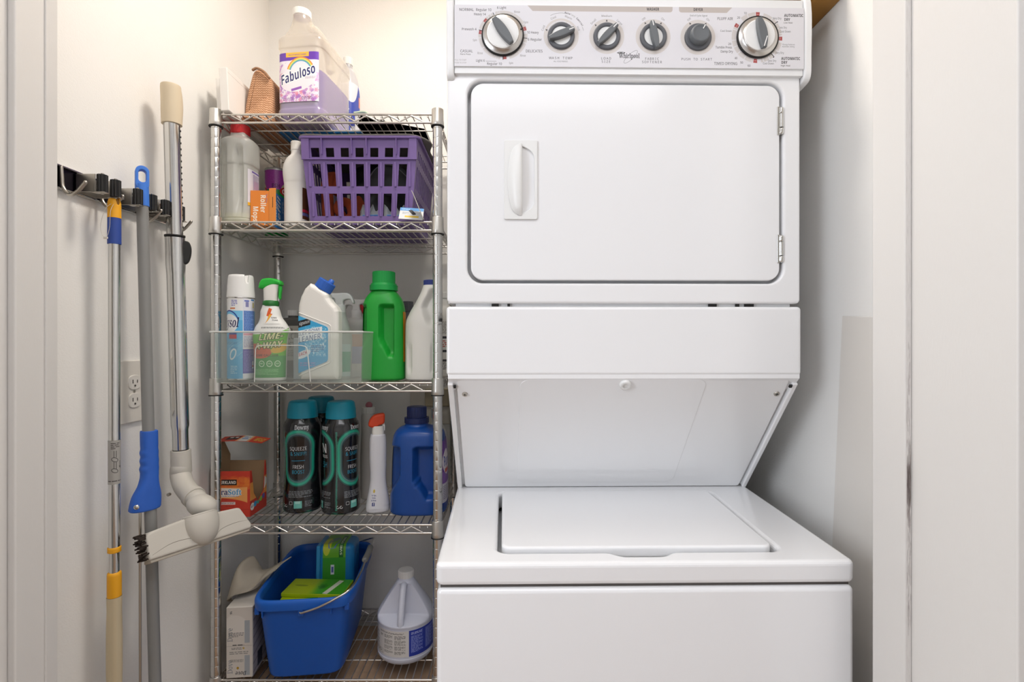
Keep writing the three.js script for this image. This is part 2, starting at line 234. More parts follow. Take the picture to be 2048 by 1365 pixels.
// ---------------------------------------------------------------- washer and dryer
{
  const U = thing('laundry_center', 'white stacked washer and dryer with control dials', 'washer dryer', [0.223, 0, -0.84], 0.0157);
  const W = 0.6946, zb = -0.835, zf = -0.158, zs = -0.39;
  // washer cabinet
  obj('washer_cabinet', rbox(W, 0.842, -zb - 0.002, 0.009, 0, 0.421, (zb - 0.002) / 2, 4), M.enamel, U);
  obj('cabinet_seam', box(W - 0.012, 0.004, -zb - 0.02, 0, 0.8435, zb / 2), std(0x5a5552, 0.8), U);
  // washer top, slightly lower in front, with the opening for the lid
  const topZ = z => 0.8847 + (-z) * 0.0385;
  const slope = Math.atan(0.0385);
  {
    const outer = rrShape(W + 0.002, -zb, 0.012, 0, -zb / 2);
    const hole = new THREE.Path();
    const L = -0.2475, R = 0.2435, F = 0.041, B = 0.352, r = 0.02, n = 0.066, k = 0.015;
    hole.moveTo(L + r, F); hole.lineTo(-n, F); hole.bezierCurveTo(-n + 0.022, F, -n + 0.02, F - k, -n + 0.04, F - k); hole.lineTo(n - 0.04, F - k); hole.bezierCurveTo(n - 0.02, F - k, n - 0.022, F, n, F); hole.lineTo(R - r, F);
    hole.absarc(R - r, F + r, r, -Math.PI / 2, 0); hole.lineTo(R, B - r); hole.absarc(R - r, B - r, r, 0, Math.PI / 2); hole.lineTo(L + r, B); hole.absarc(L + r, B - r, r, Math.PI / 2, Math.PI); hole.lineTo(L, F + r); hole.absarc(L + r, F + r, r, Math.PI, 1.5 * Math.PI);
    outer.holes.push(hole);
    // shape y runs backwards (away from the front); skirt of 4 cm
    const g = new THREE.ExtrudeGeometry(outer, { depth: 0.022, bevelEnabled: true, bevelSize: 0.008, bevelThickness: 0.008, bevelOffset: -0.008, bevelSegments: 4, curveSegments: 10 });
    g.translate(0, 0, -0.03); g.rotateX(-Math.PI / 2); g.rotateX(slope); g.translate(0, 0.8847, 0);
    const top = obj('washer_top', [g], M.enamel, U);
        for (const s of [-1, 1]) obj('top_skirt', box(0.006, 0.03, 0.8, s * (W / 2 - 0.003), 0.862, zb / 2), M.enamel, top);
    obj('lid_well', box(0.5, 0.003, 0.34, 0, 0.8485, -0.197).rotateX(0), M.enamelFlat, top);
  }
  {
    const g = extr(rrShape(0.477, 0.297, 0.018, -0.002, 0.1985), 0.02, 0.0045, 4, 10); g.rotateX(-Math.PI / 2).rotateX(slope);
    const lid = obj('washer_lid', g.translate(0, 0.8695, 0), M.enamel, U);
    obj('lid_catch', rbox(0.09, 0.004, 0.02, 0.0015, 0, 0.8535, -0.06), M.enamelFlat, lid);
  }
  // sloping back panel between washer and dryer
  {
    const body = poly([[0.0, 0.9], [0, 1.19], [-zf, 1.19], [-zf, 1.1845], [-zs - 0.0, 0.9015]].map(([z, y]) => [z, y]));
    const side = poly([[-zf + 0.004, 1.186], [-zs + 0.004, 0.9035], [-zb, 0.92], [-zb, 1.3], [-zf + 0.03, 1.3]]);
    const g = extr(side, W - 0.012, 0.003, 2); g.rotateY(Math.PI / 2).translate(-(W - 0.012) / 2, 0, 0);
    // shape x is depth: after the turn x -> -z
    const col = obj('support_column', g, M.enamelFlat, U);
    const L = Math.hypot(zs - zf, 1.1845 - 0.9015), ang = Math.atan2(-(zs - zf), 1.1845 - 0.9015);
    const panel = new THREE.Group(); panel.name = 'sloping_panel'; U.add(panel); panel.position.set(0, 0.9035, zs - 0.0005); panel.rotation.x = ang;
    obj('panel_sheet', extr(rrShape(W - 0.036, L - 0.012, 0.008, 0.0, (L - 0.012) / 2 + 0.0005), 0.006, 0.002), M.enamel, panel);
    obj('embossed_field', extr(rrShape(0.37, L - 0.03, 0.02, -0.02, (L - 0.03) / 2 + 0.02), 0.0022, 0.001), M.enamel, panel).position.z = 0.005;
    for (const s of [-1, 1]) {
      obj('edge_frame', rbox(0.011, L - 0.02, 0.02, 0.003, s * (W / 2 - 0.006), (L - 0.02) / 2, 0), M.enamel, panel);
      const sc = obj('screw', [cyl(0.0052, 0.0058, 0.003, 0, 0, 0, 20).rotateX(Math.PI / 2)], M.steel, panel); sc.position.set(s * (W / 2 - 0.033), L - 0.05, 0.0075);
      obj('screw_slot', [box(0.006, 0.0012, 0.0006, 0, 0, 0.0016), box(0.0012, 0.006, 0.0006, 0, 0, 0.0016)], M.dark, sc);
      obj('corner_gap', box(0.005, 0.006, 0.004, s * (W / 2 - 0.0145), L - 0.026, 0.0095), M.dark, panel);
    }
    const bump = obj('bumper', lathe([[0.0001, 0], [0.005, 0], [0.0055, 0.003], [0.0105, 0.003], [0.0115, 0], [0.0115, -0.004]], 28).rotateX(Math.PI / 2), M.plasticWhite, panel); bump.position.set(0.003, L - 0.022, 0.011);
  }
  // fascia under the dryer
  obj('lower_fascia', rbox(W + 0.002, 0.135, 0.2, 0.007, 0, 1.25, zf - 0.1 + 0.003, 4), M.enamel, U);
  obj('fascia_lip', extr(poly([[0, 0], [0.0, 0.01], [0.03, 0.01], [0.03, -0.024]]), W - 0.004, 0.001).rotateY(Math.PI / 2).translate(-(W - 0.004) / 2, 1.1765, zf + 0.001), M.enamel, U);
  const gap = obj('dryer_gap', box(W - 0.03, 0.014, 0.5, 0.001, 1.3205, zf - 0.2635), M.enamelFlat, U);
  for (const [x, w] of [[-0.2535, 0.014], [-0.227, 0.005], [0.177, 0.015], [0.2265, 0.006], [0.25, 0.017]]) obj('rubber_pad', box(w, 0.0058, 0.008, x, 1.3204, zf - 0.0115), M.rubber, gap);
  // dryer cabinet with door opening
  {
    const y0 = 1.3234, y1 = 1.79, cy = (y0 + y1) / 2; const sh = rrShape(W, y1 - y0, 0.009, 0, cy);
    const hx = (0.307 - 0.3065) / 2, hole = rrShape(0.6205, 0.3955, 0.03, 0.0028, 1.5608, THREE.Path); sh.holes.push(hole);
    const g = extr(sh, 0.03, 0.005, 4, 12).translate(0, 0, zf - 0.03);
    obj('dryer_cabinet', [g, box(W - 0.004, 0.56, 0.02, 0, 1.605, zb + 0.01), box(0.006, 0.56, 0.64, -W / 2 + 0.003, 1.605, zb + 0.33), box(0.006, 0.56, 0.64, W / 2 - 0.003, 1.605, zb + 0.33), box(W - 0.004, 0.006, 0.64, 0, 1.882, zb + 0.33), box(W - 0.004, 0.006, 0.64, 0, 1.329, zb + 0.33), box(W - 0.004, 0.1, 0.006, 0, 1.835, zf - 0.035), box(W - 0.01, 0.46, 0.006, 0, 1.556, zf - 0.034)], M.enamel, U);
    const dg = extr(rrShape(0.607, 0.3845, 0.025, 0.0028, 1.561), 0.026, 0.0025, 3, 12).translate(0, 0, zf - 0.0265);
    const door = obj('dryer_door', dg, M.enamel, U);
    for (const [cy2] of [[1.683], [1.4312]]) {
      const h = obj('hinge', [cyl(0.0043, 0.0043, 0.026, 0, 0, 0, 20), rbox(0.006, 0.056, 0.003, 0.001, -0.005, 0, -0.001)], M.chrome, door); h.position.set(0.3085, cy2, zf + 0.001);
      for (const s of [-1, 1]) obj('hinge_knuckle', rbox(0.0086, 0.0138, 0.0086, 0.004, 0, s * 0.0202, 0), M.chrome, h);
    }
    // recessed pull handle
    const hx0 = -0.2035, hy = 1.564; const hg = new THREE.Group(); hg.name = 'door_handle'; hg.position.set(hx0, hy, zf + 0.0005); U.add(hg);
    const plate = rrShape(0.065, 0.1545, 0.0035); const pocket = new THREE.Path(); pocket.moveTo(0.0005, -0.066); pocket.bezierCurveTo(0.022, -0.058, 0.0262, -0.05, 0.0262, -0.04); pocket.lineTo(0.0262, 0.04); pocket.bezierCurveTo(0.0262, 0.05, 0.022, 0.058, 0.0005, 0.066); plate.holes.push(pocket);
    obj('plate', extr(plate, 0.004, 0.0012).translate(0, 0, -0.001), M.plasticWhite, hg);
    const C = []; for (let i = 0; i <= 8; i++) { const y = -0.07 + 0.14 * i / 8, e = Math.sqrt(Math.max(0, 1 - (y / 0.0705) ** 2)); C.push([[-0.004, y, -0.0005], [-0.002, y, -0.02 * e], [0.012, y, -0.02 * e], [0.03, y, -0.0005 + 0.001]]); }
    obj('pocket', sheet(C, 14, 20, 0.001), M.plasticWhite, hg);
    const gr = []; for (let i = 0; i <= 14; i++) { const f = -1 + 2 * i / 14, y = 0.069 * f, e = Math.max(0.02, Math.sqrt(1 - f * f * 0.985)) ** 0.75; gr.push([[0.0005, y, -0.001], [0.001, y, 0.014 * e], [-0.006 * e, y, 0.0175 * e], [-0.016 * e, y, 0.014 * e], [-0.0245 * e, y, 0.0035]]); }
    obj('grip', sheet(gr, 18, 42, 0.0015), M.plasticWhite, hg);
  }
  // control console
  const zc = zf + 0.008; // face of the console
  const K = new THREE.Group(); K.name = 'control_console'; U.add(K); K.position.set(0.008, 1.8387, zc); K.scale.setScalar(1.0185);
  obj('console_body', [extr(poly([[0, -0.0695], [0, 0.075], [0.012, 0.0785], [0.1, 0.079], [0.1, -0.055], [0.03, -0.0715]]), 0.668, 0.0025, 3).rotateY(Math.PI / 2).translate(-0.334, 0, 0.0)], M.enamelFlat, K);
  for (const s of [-1, 1]) { // end caps, their lower corner swept back
    const cap = smoothShape([[-0.003, -0.068], [-0.0045, -0.03], [-0.0045, 0.06], [0.002, 0.081], [0.06, 0.083], [0.12, 0.083], [0.12, -0.06], [0.05, -0.082], [0.02, -0.0825], [0.003, -0.078]], 60);
    obj('end_cap', extr(cap, 0.0145, 0.004, 3).rotateY(Math.PI / 2).translate(s * 0.3415 - 0.00725, 0, 0), M.enamelFlat, K);
  }
  const print = canvasTex(2048, 358, (c, w, h) => {
    c.fillStyle = '#e4e2e6'; c.fillRect(0, 0, w, h); c.scale(2048 / 700, 2048 / 700); c.translate(-912, -15);
    const G = '#8f8b8a', B = '#2b2829', tan = '#c3b9b2', seg = '#d3cdca', red = '#a8403e';
    c.fillStyle = tan; c.beginPath(); c.moveTo(1055, 13); c.lineTo(1347, 13); c.lineTo(1347, 20); c.quadraticCurveTo(1347, 26, 1341, 26); c.lineTo(1067, 26); c.closePath(); c.fill();
    c.beginPath(); c.moveTo(1360, 13); c.lineTo(1469, 13); c.lineTo(1456, 26); c.lineTo(1366, 26); c.quadraticCurveTo(1360, 26, 1360, 20); c.closePath(); c.fill();
    const T = (s, x0, x1, y, size, color = B, o = {}) => txt(c, s, x0, y, size, { w: x1 - x0, color, ...o });
    T('WASHER', 1295, 1320, 23, 7.6, B, { bold: 1 }); T('DRYER', 1389, 1408, 23, 7.6, B, { bold: 1 });
    const rings = (cx, cy, r0, r1, list) => { c.strokeStyle = seg; c.lineWidth = r1 - r0; for (const [a, b] of list) { c.beginPath(); c.arc(cx, cy, (r0 + r1) / 2, (a - 90) * Math.PI / 180, (b - 90) * Math.PI / 180); c.stroke(); } };
    const tab = (cx, cy, r, a) => { c.save(); c.translate(cx, cy); c.rotate(a * Math.PI / 180); c.fillStyle = red; c.beginPath(); c.moveTo(-4, -r - 8); c.lineTo(4, -r - 8); c.lineTo(3.2, -r - 0.5); c.lineTo(-3.2, -r - 0.5); c.closePath(); c.fill(); txt(c, 'OFF', -2.4, -r - 3, 2.8, { w: 4.8, color: '#e8c0bd', bold: 1 }); c.restore(); };
    const tick = (cx, cy, r, a, L = 8) => { c.save(); c.translate(cx, cy); c.rotate(a * Math.PI / 180); c.fillStyle = '#161415'; c.fillRect(-0.6, -r - L, 1.2, L); c.restore(); };
    rings(1008, 75, 41, 49, [[-52, -40], [-38, -32], [-30, -26], [-19, -13], [-12, -9], [-8, 26], [27, 60], [62, 75], [86, 96], [97, 108], [110, 136], [137, 164], [187, 192], [193, 197], [198, 236], [238, 262], [264, 276], [285, 306]]);
    for (const a of [-50, -83, 73, 176]) tab(1008, 75, 40, a); for (const a of [-24, -78, 97, 180]) tick(1008, 75, 41, a);
    T('NORMAL', 921, 950, 27.5, 7.6); T('Regular 10', 954, 985, 27, 7.2); T('Heavy 14', 950, 974, 36, 6.6); T('6 Light', 996, 1014.5, 22, 7); T('Rinse', 1030, 1042, 30, 6, G); T('Spin', 1049, 1058.5, 50.5, 6, G); T('10 Heavy', 1055.5, 1079, 71, 7); T('6 Regular', 1057, 1085.5, 85, 7); T('DELICATES', 1053, 1087, 109, 7.6); T('Rinse', 1042, 1053.5, 117, 6, G); T('Spin', 1020, 1028.5, 132, 6, G); T('Regular 10', 976, 1006, 134, 7); T('Light 6', 954, 972, 128, 7); c.fillStyle = G; c.fillRect(974, 127, 21, 0.8); T('Rinse', 957, 968, 113, 6, G); T('CASUAL', 923, 948, 110, 7.4); T('Perm Press', 923, 944, 115.2, 4.4); T('Spin', 948, 956.5, 87, 6, G); T('Prewash 4', 926, 955.5, 65.5, 7); T('PULL TO START', 912, 935.5, 127, 4.6, '#aaa6a6'); T('PUSH TO STOP', 912, 935.5, 132.5, 4.6, '#aaa6a6');
    for (const x of [1124, 1215, 1308, 1398]) { c.fillStyle = '#d6cfca'; c.beginPath(); c.arc(x, 75.5, 35, 0, 7); c.fill(); }
    c.strokeStyle = '#e2dfe1'; c.lineWidth = 2.6; for (const [a, b] of [[-68, -24], [-22, 20], [24, 60]]) { c.beginPath(); c.arc(1124, 75.5, 29.5, (a - 90) * Math.PI / 180, (b - 90) * Math.PI / 180); c.stroke(); }
    const R = (s, x, y, a, size, col = G) => txt(c, s, x, y, size, { color: col, rot: a * Math.PI / 180, align: 'center' });
    R('Cold', 1090.5, 61, -68, 5.8); R('Cool', 1109.5, 41.5, -24, 5.8); R('Warm', 1137.5, 40.5, 24, 5.8); R('Hot', 1156, 61, 66, 5.8); R('Small', 1190, 48, -45, 5.8); R('Medium', 1215, 37, 0, 5.8); R('Large', 1239, 48.5, 45, 5.8); R('Off', 1290.5, 42, -34, 5.8); R('On', 1326.5, 42, 34, 5.8); R('Off', 1381.5, 42, -34, 5.8); R('On', 1417, 42, 34, 5.8);
    const arcText = 'AutoTemp Control'; [...arcText].forEach((ch, i) => { const a = (10 + i * 3.55) * Math.PI / 180; txt(c, ch, 1124 + 46 * Math.sin(a), 75.5 - 46 * Math.cos(a), 5, { rot: a, align: 'center', color: i > 3 && i < 8 ? '#b2aeae' : '#4a4648', bold: !(i > 3 && i < 8) }); });
    c.strokeStyle = '#777'; c.lineWidth = 0.5; c.beginPath(); c.arc(1124, 75.5, 46, (-118) * Math.PI / 180, (-82) * Math.PI / 180); c.stroke(); c.beginPath(); c.arc(1124, 75.5, 46, (-24) * Math.PI / 180, (-14) * Math.PI / 180); c.stroke();
    const pip = (cx, a) => { c.save(); c.translate(cx, 75.5); c.rotate(a * Math.PI / 180); c.fillStyle = '#3a3839'; c.beginPath(); c.moveTo(0, -34); c.lineTo(2, -30); c.lineTo(-2, -30); c.fill(); c.restore(); };
    pip(1124, -68); for (const a of [-45, 0, 45]) pip(1215, a); for (const a of [-30, 30]) { pip(1308, a); pip(1398, a); }
    const SP = (s, x0, x1, y, size) => { const n = s.length - 1; [...s].forEach((ch, i) => txt(c, ch, x0 + 2.3 + (x1 - x0 - 4.6) * i / n, y, size, { align: 'center', color: '#3b383a' })); };
    SP('WASH TEMP', 1100, 1147, 122, 6.6); T('ALL COLD RINSES', 1109, 1137, 127.3, 3.8, '#777'); SP('LOAD', 1203, 1224, 122, 6.6); SP('SIZE', 1204, 1223, 128.5, 6.6); SP('FABRIC', 1291, 1320, 122, 6.6); SP('SOFTENER', 1285, 1326, 128.5, 6.6); SP('PUSH TO START', 1364, 1427, 122, 6.6); T('End of Cycle Signal', 1382, 1417, 33.5, 5, '#777');
    T('Whirlpool', 1239.5, 1281, 118, 12.4, '#1b191a', { font: 'serif', bold: 1 }); c.strokeStyle = '#555'; c.lineWidth = 0.45; c.save(); c.translate(1263, 116); c.rotate(-0.75); c.beginPath(); c.ellipse(0, 0, 18, 5.2, 0, 0, 7); c.stroke(); c.restore(); c.strokeStyle = '#222'; c.lineWidth = 0.8; c.beginPath(); c.ellipse(1243.5, 108.3, 6, 1.8, 0, 0, 7); c.stroke(); c.fillStyle = '#222'; c.beginPath(); c.moveTo(1235, 108.3); c.lineTo(1239, 106.9); c.lineTo(1239, 109.7); c.fill(); c.fillRect(1240.5, 107.4, 6, 1.7); c.beginPath(); c.arc(1250.6, 108, 1.1, 0, 7); c.fill();
    rings(1517, 75, 42, 51, [[-61, -58], [-40, -24], [-22, -4], [16, 38], [40, 51], [54, 65], [68, 79], [81, 84], [102, 122], [124, 133], [137, 148], [150, 163], [165, 170], [190, 193], [194, 210], [212, 229], [231, 246], [248, 262], [264, 288], [290, 297]]);
    for (const a of [2, -60, 92, 184]) tab(1517, 75, 43, a); for (const a of [52, 138]) tick(1517, 75, 42, a, 10);
    T('10', 1490.5, 1496.5, 28, 6); T('20', 1477, 1483, 37, 6); T('FLUFF AIR', 1437, 1468.5, 40.5, 7.6); T('Cool Down', 1443, 1466, 64.5, 5.8, '#666'); T('20', 1459, 1465, 90, 6); T('Tumble Press', 1433.5, 1466.5, 98, 6.6); T('Damp Dry', 1443.5, 1468.5, 106, 6.6); T('40', 1472, 1477.5, 118.5, 6); T('50', 1483, 1489, 127.5, 6); T('TIMED DRYING', 1430.5, 1477.5, 130.5, 7.6); T('60', 1498, 1504, 133.5, 6); T('Very Dry', 1549, 1566.5, 38, 5.6, '#666'); T('AUTOMATIC', 1572, 1611, 33, 7.6, B, { bold: 1 }); T('DRY', 1572, 1584, 41, 7.6, B, { bold: 1 }); T('Low Heat', 1571, 1589, 46.5, 4.6); T('Less Dry', 1561, 1577.5, 56.5, 5.6, '#666'); T('Cool Down', 1563, 1585.5, 64.5, 5.6, '#666'); T('*Energy Preferred', 1568, 1593.5, 90, 3.4, '#777'); T('Automatic Setting', 1568, 1593, 94, 3.4, '#777'); T('Very Dry', 1554, 1571.5, 107.5, 5.6, '#666'); T('AUTOMATIC', 1566, 1604.5, 119.5, 7.6, B, { bold: 1 }); T('DRY', 1566, 1578.5, 127.5, 7.6, B, { bold: 1 }); T('High Heat', 1565, 1584.5, 133, 4.6); T('Less Dry', 1539, 1556, 123.5, 5.6, '#666'); T('Cool Down', 1529, 1551.5, 129, 5.6, '#666'); c.fillStyle = B; for (const [x, y] of [[1558.5, 43], [1550.5, 114.5]]) { c.beginPath(); c.arc(x, y, 1, 0, 7); c.fill(); }
  });
  const face = obj('control_panel', extr(rrShape(0.6675, 0.1165, 0.001), 0.0025, 0.0006), M.enamelFlat, K); face.position.z = 0.0002;
  obj('panel_print', new THREE.PlaneGeometry(0.666, 0.116).translate(0, 0, 0.0032), decal(print, 0.4), face);
  const q = 0.000953, kx = px => (px - 1262) * q, ky = py => (75.5 - py) * q;
  const lens = (L, w, bend = 0) => { const s = new THREE.Shape(); s.moveTo(-w * 0.25, L / 2); s.lineTo(w * 0.25, L / 2); s.quadraticCurveTo(w * 0.78 + bend, 0, w * 0.25, -L / 2); s.lineTo(-w * 0.25, -L / 2); s.quadraticCurveTo(-w * 0.78 + bend, 0, -w * 0.25, L / 2); return s; };
  const skirt = std(0xc9c6c3, 0.28, { metalness: 0.85 }), mark = std(0xf2f0ee, 0.4);
  for (const [px, py, tilt, line] of [[1008, 75, 0.62, 0], [1517, 75, 0.18, 1]]) {
    const d = obj('timer_dial', lathe([[0.0001, 0.01], [0.029, 0.01], [0.0305, 0.009], [0.0312, 0.006], [0.0375, 0.0035]], 56).rotateX(Math.PI / 2), skirt, K); d.position.set(kx(px), ky(py), 0.004);
    obj('dial_rim', lathe([[0.0375, 0.0038], [0.0398, 0.0035], [0.0402, 0], [0.036, 0]], 56).rotateX(Math.PI / 2), M.rubber, d);
    obj('dial_cap', lathe([[0.0001, 0.0112], [0.027, 0.011], [0.0298, 0.0095], [0.0302, 0.007]], 48).rotateX(Math.PI / 2), M.plasticWhite, d);
    const gp = obj('grip', extr(lens(0.057, 0.017, line * 0.004), 0.009, 0.002), M.knobGrey, d); gp.position.z = 0.0105; gp.rotation.z = tilt;
    if (line) { const mk = obj('pointer', rbox(0.0018, 0.02, 0.0008, 0.0004), mark, d); mk.position.set(0.0062, -0.0175, 0.0198); mk.rotation.z = -0.3; } else { const mk = obj('pointer', cyl(0.0016, 0.0016, 0.0006, 0, 0, 0, 16).rotateX(Math.PI / 2), M.dark, d); mk.position.set(0.0345, 0.009, 0.0046); }
  }
  for (const [px, tilt] of [[1124, -1.2], [1215, -0.78], [1308, 0.2]]) {
    const d = obj('selector_knob', lathe([[0.0175, 0.002], [0.0182, 0.0045], [0.0235, 0.0045], [0.0255, 0.003], [0.0257, 0]], 44).rotateX(Math.PI / 2), M.knobDark, K); d.position.set(kx(px), 0, 0.0035);
    obj('knob_face', lathe([[0.0001, 0.0028], [0.0178, 0.0026]], 36).rotateX(Math.PI / 2), M.plasticWhite, d);
    const gp = obj('grip', extr(lens(0.051, 0.0125, 0), 0.012, 0.0018), M.knobGrey, d); gp.rotation.z = tilt; gp.position.z = 0.001;
    const mk = obj('pointer', rbox(0.002, 0.0095, 0.0008, 0.0004, 0, 0.0195, 0.0132), mark, d); mk.rotation.z = tilt;
  }
  {
    const d = obj('start_knob', lathe([[0.0001, 0.0035], [0.0235, 0.0045], [0.0255, 0.003], [0.0257, 0]], 44).rotateX(Math.PI / 2), M.knobDark, K); d.position.set(kx(1397.5), 0, 0.0035);
    obj('button', lathe([[0.0001, 0.0155], [0.0125, 0.0155], [0.0135, 0.017], [0.0165, 0.0165], [0.0175, 0.014], [0.0182, 0.003]], 44).rotateX(Math.PI / 2), M.knobGrey, d);
    const mk = obj('pointer', rbox(0.0019, 0.009, 0.0008, 0.0004, 0, 0.0125, 0.0168), mark, d); mk.rotation.z = -0.5;
  }
}


// ---------------------------------------------------------------- wire shelving rack
const SH = [1.841, 1.560, 1.1405, 0.770, 0.365], TOPS = SH.map(y => y + 0.0006);
{
  const R = thing('wire_shelving_rack', 'chrome wire shelving rack with five shelves in the closet corner', 'shelf', [-0.483, 0, -1.5065]);
  const px = 0.289, pz = 0.1765;
  const prof = [[0.0001, 0.004], [0.012, 0.004]]; for (let y = 0.0254; y < 1.85; y += 0.0254) prof.push([0.0124, y - 0.0012], [0.0116, y - 0.0004], [0.0116, y + 0.0004], [0.0124, y + 0.0012]); prof.push([0.0122, 1.853], [0.0001, 1.8545]);
  const postG = lathe(prof, 24), footG = lathe([[0.0001, 0], [0.014, 0], [0.014, 0.006], [0.008, 0.012]], 20);
  for (const [sx, sz] of [[-1, 1], [1, 1], [-1, -1], [1, -1]]) { const p = obj('post', postG, M.chrome, R); p.position.set(sx * px, 0, sz * pz); obj('foot', footG, M.rubber, p); }
  const h = 0.0215;
  const zig = (L, n, lift) => { const p = []; for (let i = 0; i <= n; i++) { const f = i / n, u = -L / 2 + L * f; p.push([u, i % 2 ? -h + 0.0028 : -0.0035, 0]); } const g = []; for (let i = 0; i < n; i++) g.push(rod(p[i], p[i + 1], 0.0019, 7)); for (const k of p) g.push(new THREE.SphereGeometry(0.0019, 7, 5).translate(...k)); return g; };
  const truss = (L, n) => merge([rod([-L / 2, 0, 0], [L / 2, 0, 0], 0.0029, 10), rod([-L / 2, -h, 0], [L / 2, -h, 0], 0.0029, 10), ...zig(L - 0.05, n).map(g => g.translate(0.001, 0, 0.0012))]);
  const trussX = truss(2 * px - 0.03, 17), trussZ = truss(2 * pz - 0.03, 10).rotateY(Math.PI / 2);
  const wireG = merge([rod([0, 0, pz - 0.001], [0, 0, -pz + 0.001], 0.0016, 7), rod([0, 0, pz - 0.0014], [0, -0.006, pz + 0.0004], 0.0016, 6)]), crossG = rod([-px + 0.012, 0, 0], [px - 0.012, 0, 0], 0.0022, 8);
  const collG = lathe([[0.0128, 0.0345], [0.0152, 0.0335], [0.0158, 0.004], [0.0164, 0.001], [0.0166, -0.009], [0.0128, -0.0095]].map(([r, y]) => [r, y - 0.0215]), 28), ringG = lathe([[0.0128, -0.0335], [0.0172, -0.0332], [0.0172, -0.0305], [0.0128, -0.0305]], 24);
  SH.forEach((y) => {
    const s = new THREE.Group(); s.name = 'shelf'; s.position.y = y; R.add(s);
    for (const k of [1, -1]) { obj('front_truss', trussX, M.wire, s).position.z = k * pz; obj('side_truss', trussZ, M.wire, s).position.x = k * px; }
    for (let i = 0; i < 27; i++) { const w = obj('shelf_wire', wireG, M.wire, s); w.position.set(-0.2625 + i * 0.0202, -0.0016, 0); }
    for (const z of [0.085, -0.012, -0.108]) obj('cross_wire', crossG, M.wire, s).position.set(0, -0.0052, z);
    for (const [sx, sz] of [[-1, 1], [1, 1], [-1, -1], [1, -1]]) { const c = obj('collar', collG, M.collar, s); c.position.set(sx * px, 0, sz * pz); obj('sleeve', ringG, M.rubber, c); }
  });
  R.children.forEach(c => { if (c.name === 'shelf') c.children.forEach(k => { if (k.name === 'front_truss' && k.position.z < 0) k.name = 'back_truss'; }); });
}
// unidentified tan surface seen through the lowest shelf, built as a box
{
  const b = thing('tan_surface_box', 'tan box standing in for an unidentified surface under the lowest wire shelf', 'box', [-0.483, 0, -1.505]);
  const t = std(0xa98d74, 0.85), H = 0.318;
  obj('box_body', [box(0.53, H, 0.004, 0, H / 2, 0.153), box(0.53, H, 0.004, 0, H / 2, -0.153), box(0.004, H, 0.302, -0.263, H / 2, 0), box(0.004, H, 0.302, 0.263, H / 2, 0), box(0.52, 0.004, 0.3, 0, 0.003, 0)], t, b);
  for (const s of [-1, 1]) obj('flap', box(0.53, 0.004, 0.1535, 0, H + 0.0022, s * 0.0775), t, b);
}

// ---------------------------------------------------------------- hook rail and long tools on the left wall
{
  const r = thing('hook_rail', 'chrome rail with hooks and black roller clips on the left wall', 'rail', [XL, 1.5455, -1.065]);
  // local: x away from the wall, z along the wall (towards the camera positive)
  const dk = std(0x2a2630, 0.25, { metalness: 0.9 });
  obj('rail', [rbox(0.004, 0.042, 0.37, 0.001, 0.0025, 0, 0)], dk, r);
  obj('rail_edge', [rbox(0.008, 0.003, 0.37, 0.001, 0.006, 0.0205, 0), rbox(0.008, 0.003, 0.37, 0.001, 0.006, -0.0205, 0)], M.chrome, r);
  for (const z of [0.145, 0.057, -0.054, -0.158]) obj('hook', tube([[0.0075, 0.019, z], [0.009, 0.0, z], [0.011, -0.018, z], [0.022, -0.031, z], [0.035, -0.027, z], [0.049, -0.012, z], [0.0515, -0.009, z]], 0.0034, 26, 10), M.steel, r);
  const clipZ = [[0.091, 0.016], [-0.005, 0.0212], [-0.0925, 0.0262]];
  clipZ.forEach(([z, sp], i) => {
    const c = obj('clip', [rbox(0.003, 0.036, 2 * sp + 0.013, 0.001, 0.009, 0, 0), rbox(0.036, 0.034, 0.0018, 0.0006, 0.0255, 0, sp + 0.006), rbox(0.036, 0.034, 0.0018, 0.0006, 0.0255, 0, -sp - 0.006), rbox(0.024, 0.0016, 0.012, 0.0006, 0.05, -0.0175, sp + 0.003), rbox(0.024, 0.0016, 0.012, 0.0006, 0.05, -0.0175, -sp - 0.003)], M.steel, r); c.position.z = z;
    for (const s of [-1, 1]) {
      const n = 12, pts = []; for (let k = 0; k < n * 2; k++) { const a = k / (n * 2) * Math.PI * 2, q = k % 2 ? 0.0078 : 0.009; pts.push([q * Math.cos(a), q * Math.sin(a)]); }
      const rl = obj('roller', extr(poly(pts), 0.033).rotateX(-Math.PI / 2).translate(0, -0.0165, 0), M.rubber, c); rl.position.set(0.0515, 0, s * sp);
      obj('roller_pin', cyl(0.0028, 0.0028, 0.039, 0, 0, 0, 10), M.steel, rl);
    }
  });
}
// tapered tube along the line from a to b in steps [distance from a, radius]
function along(a, b, steps, s = 28) {
  const A = V(...a), B = V(...b), q = new THREE.Quaternion().setFromUnitVectors(V(0, 1, 0), B.clone().sub(A).normalize());
  const g = lathe(steps.map(([t, r]) => [r, t]), s); g.applyQuaternion(q); return g.translate(A.x, A.y, A.z);
}
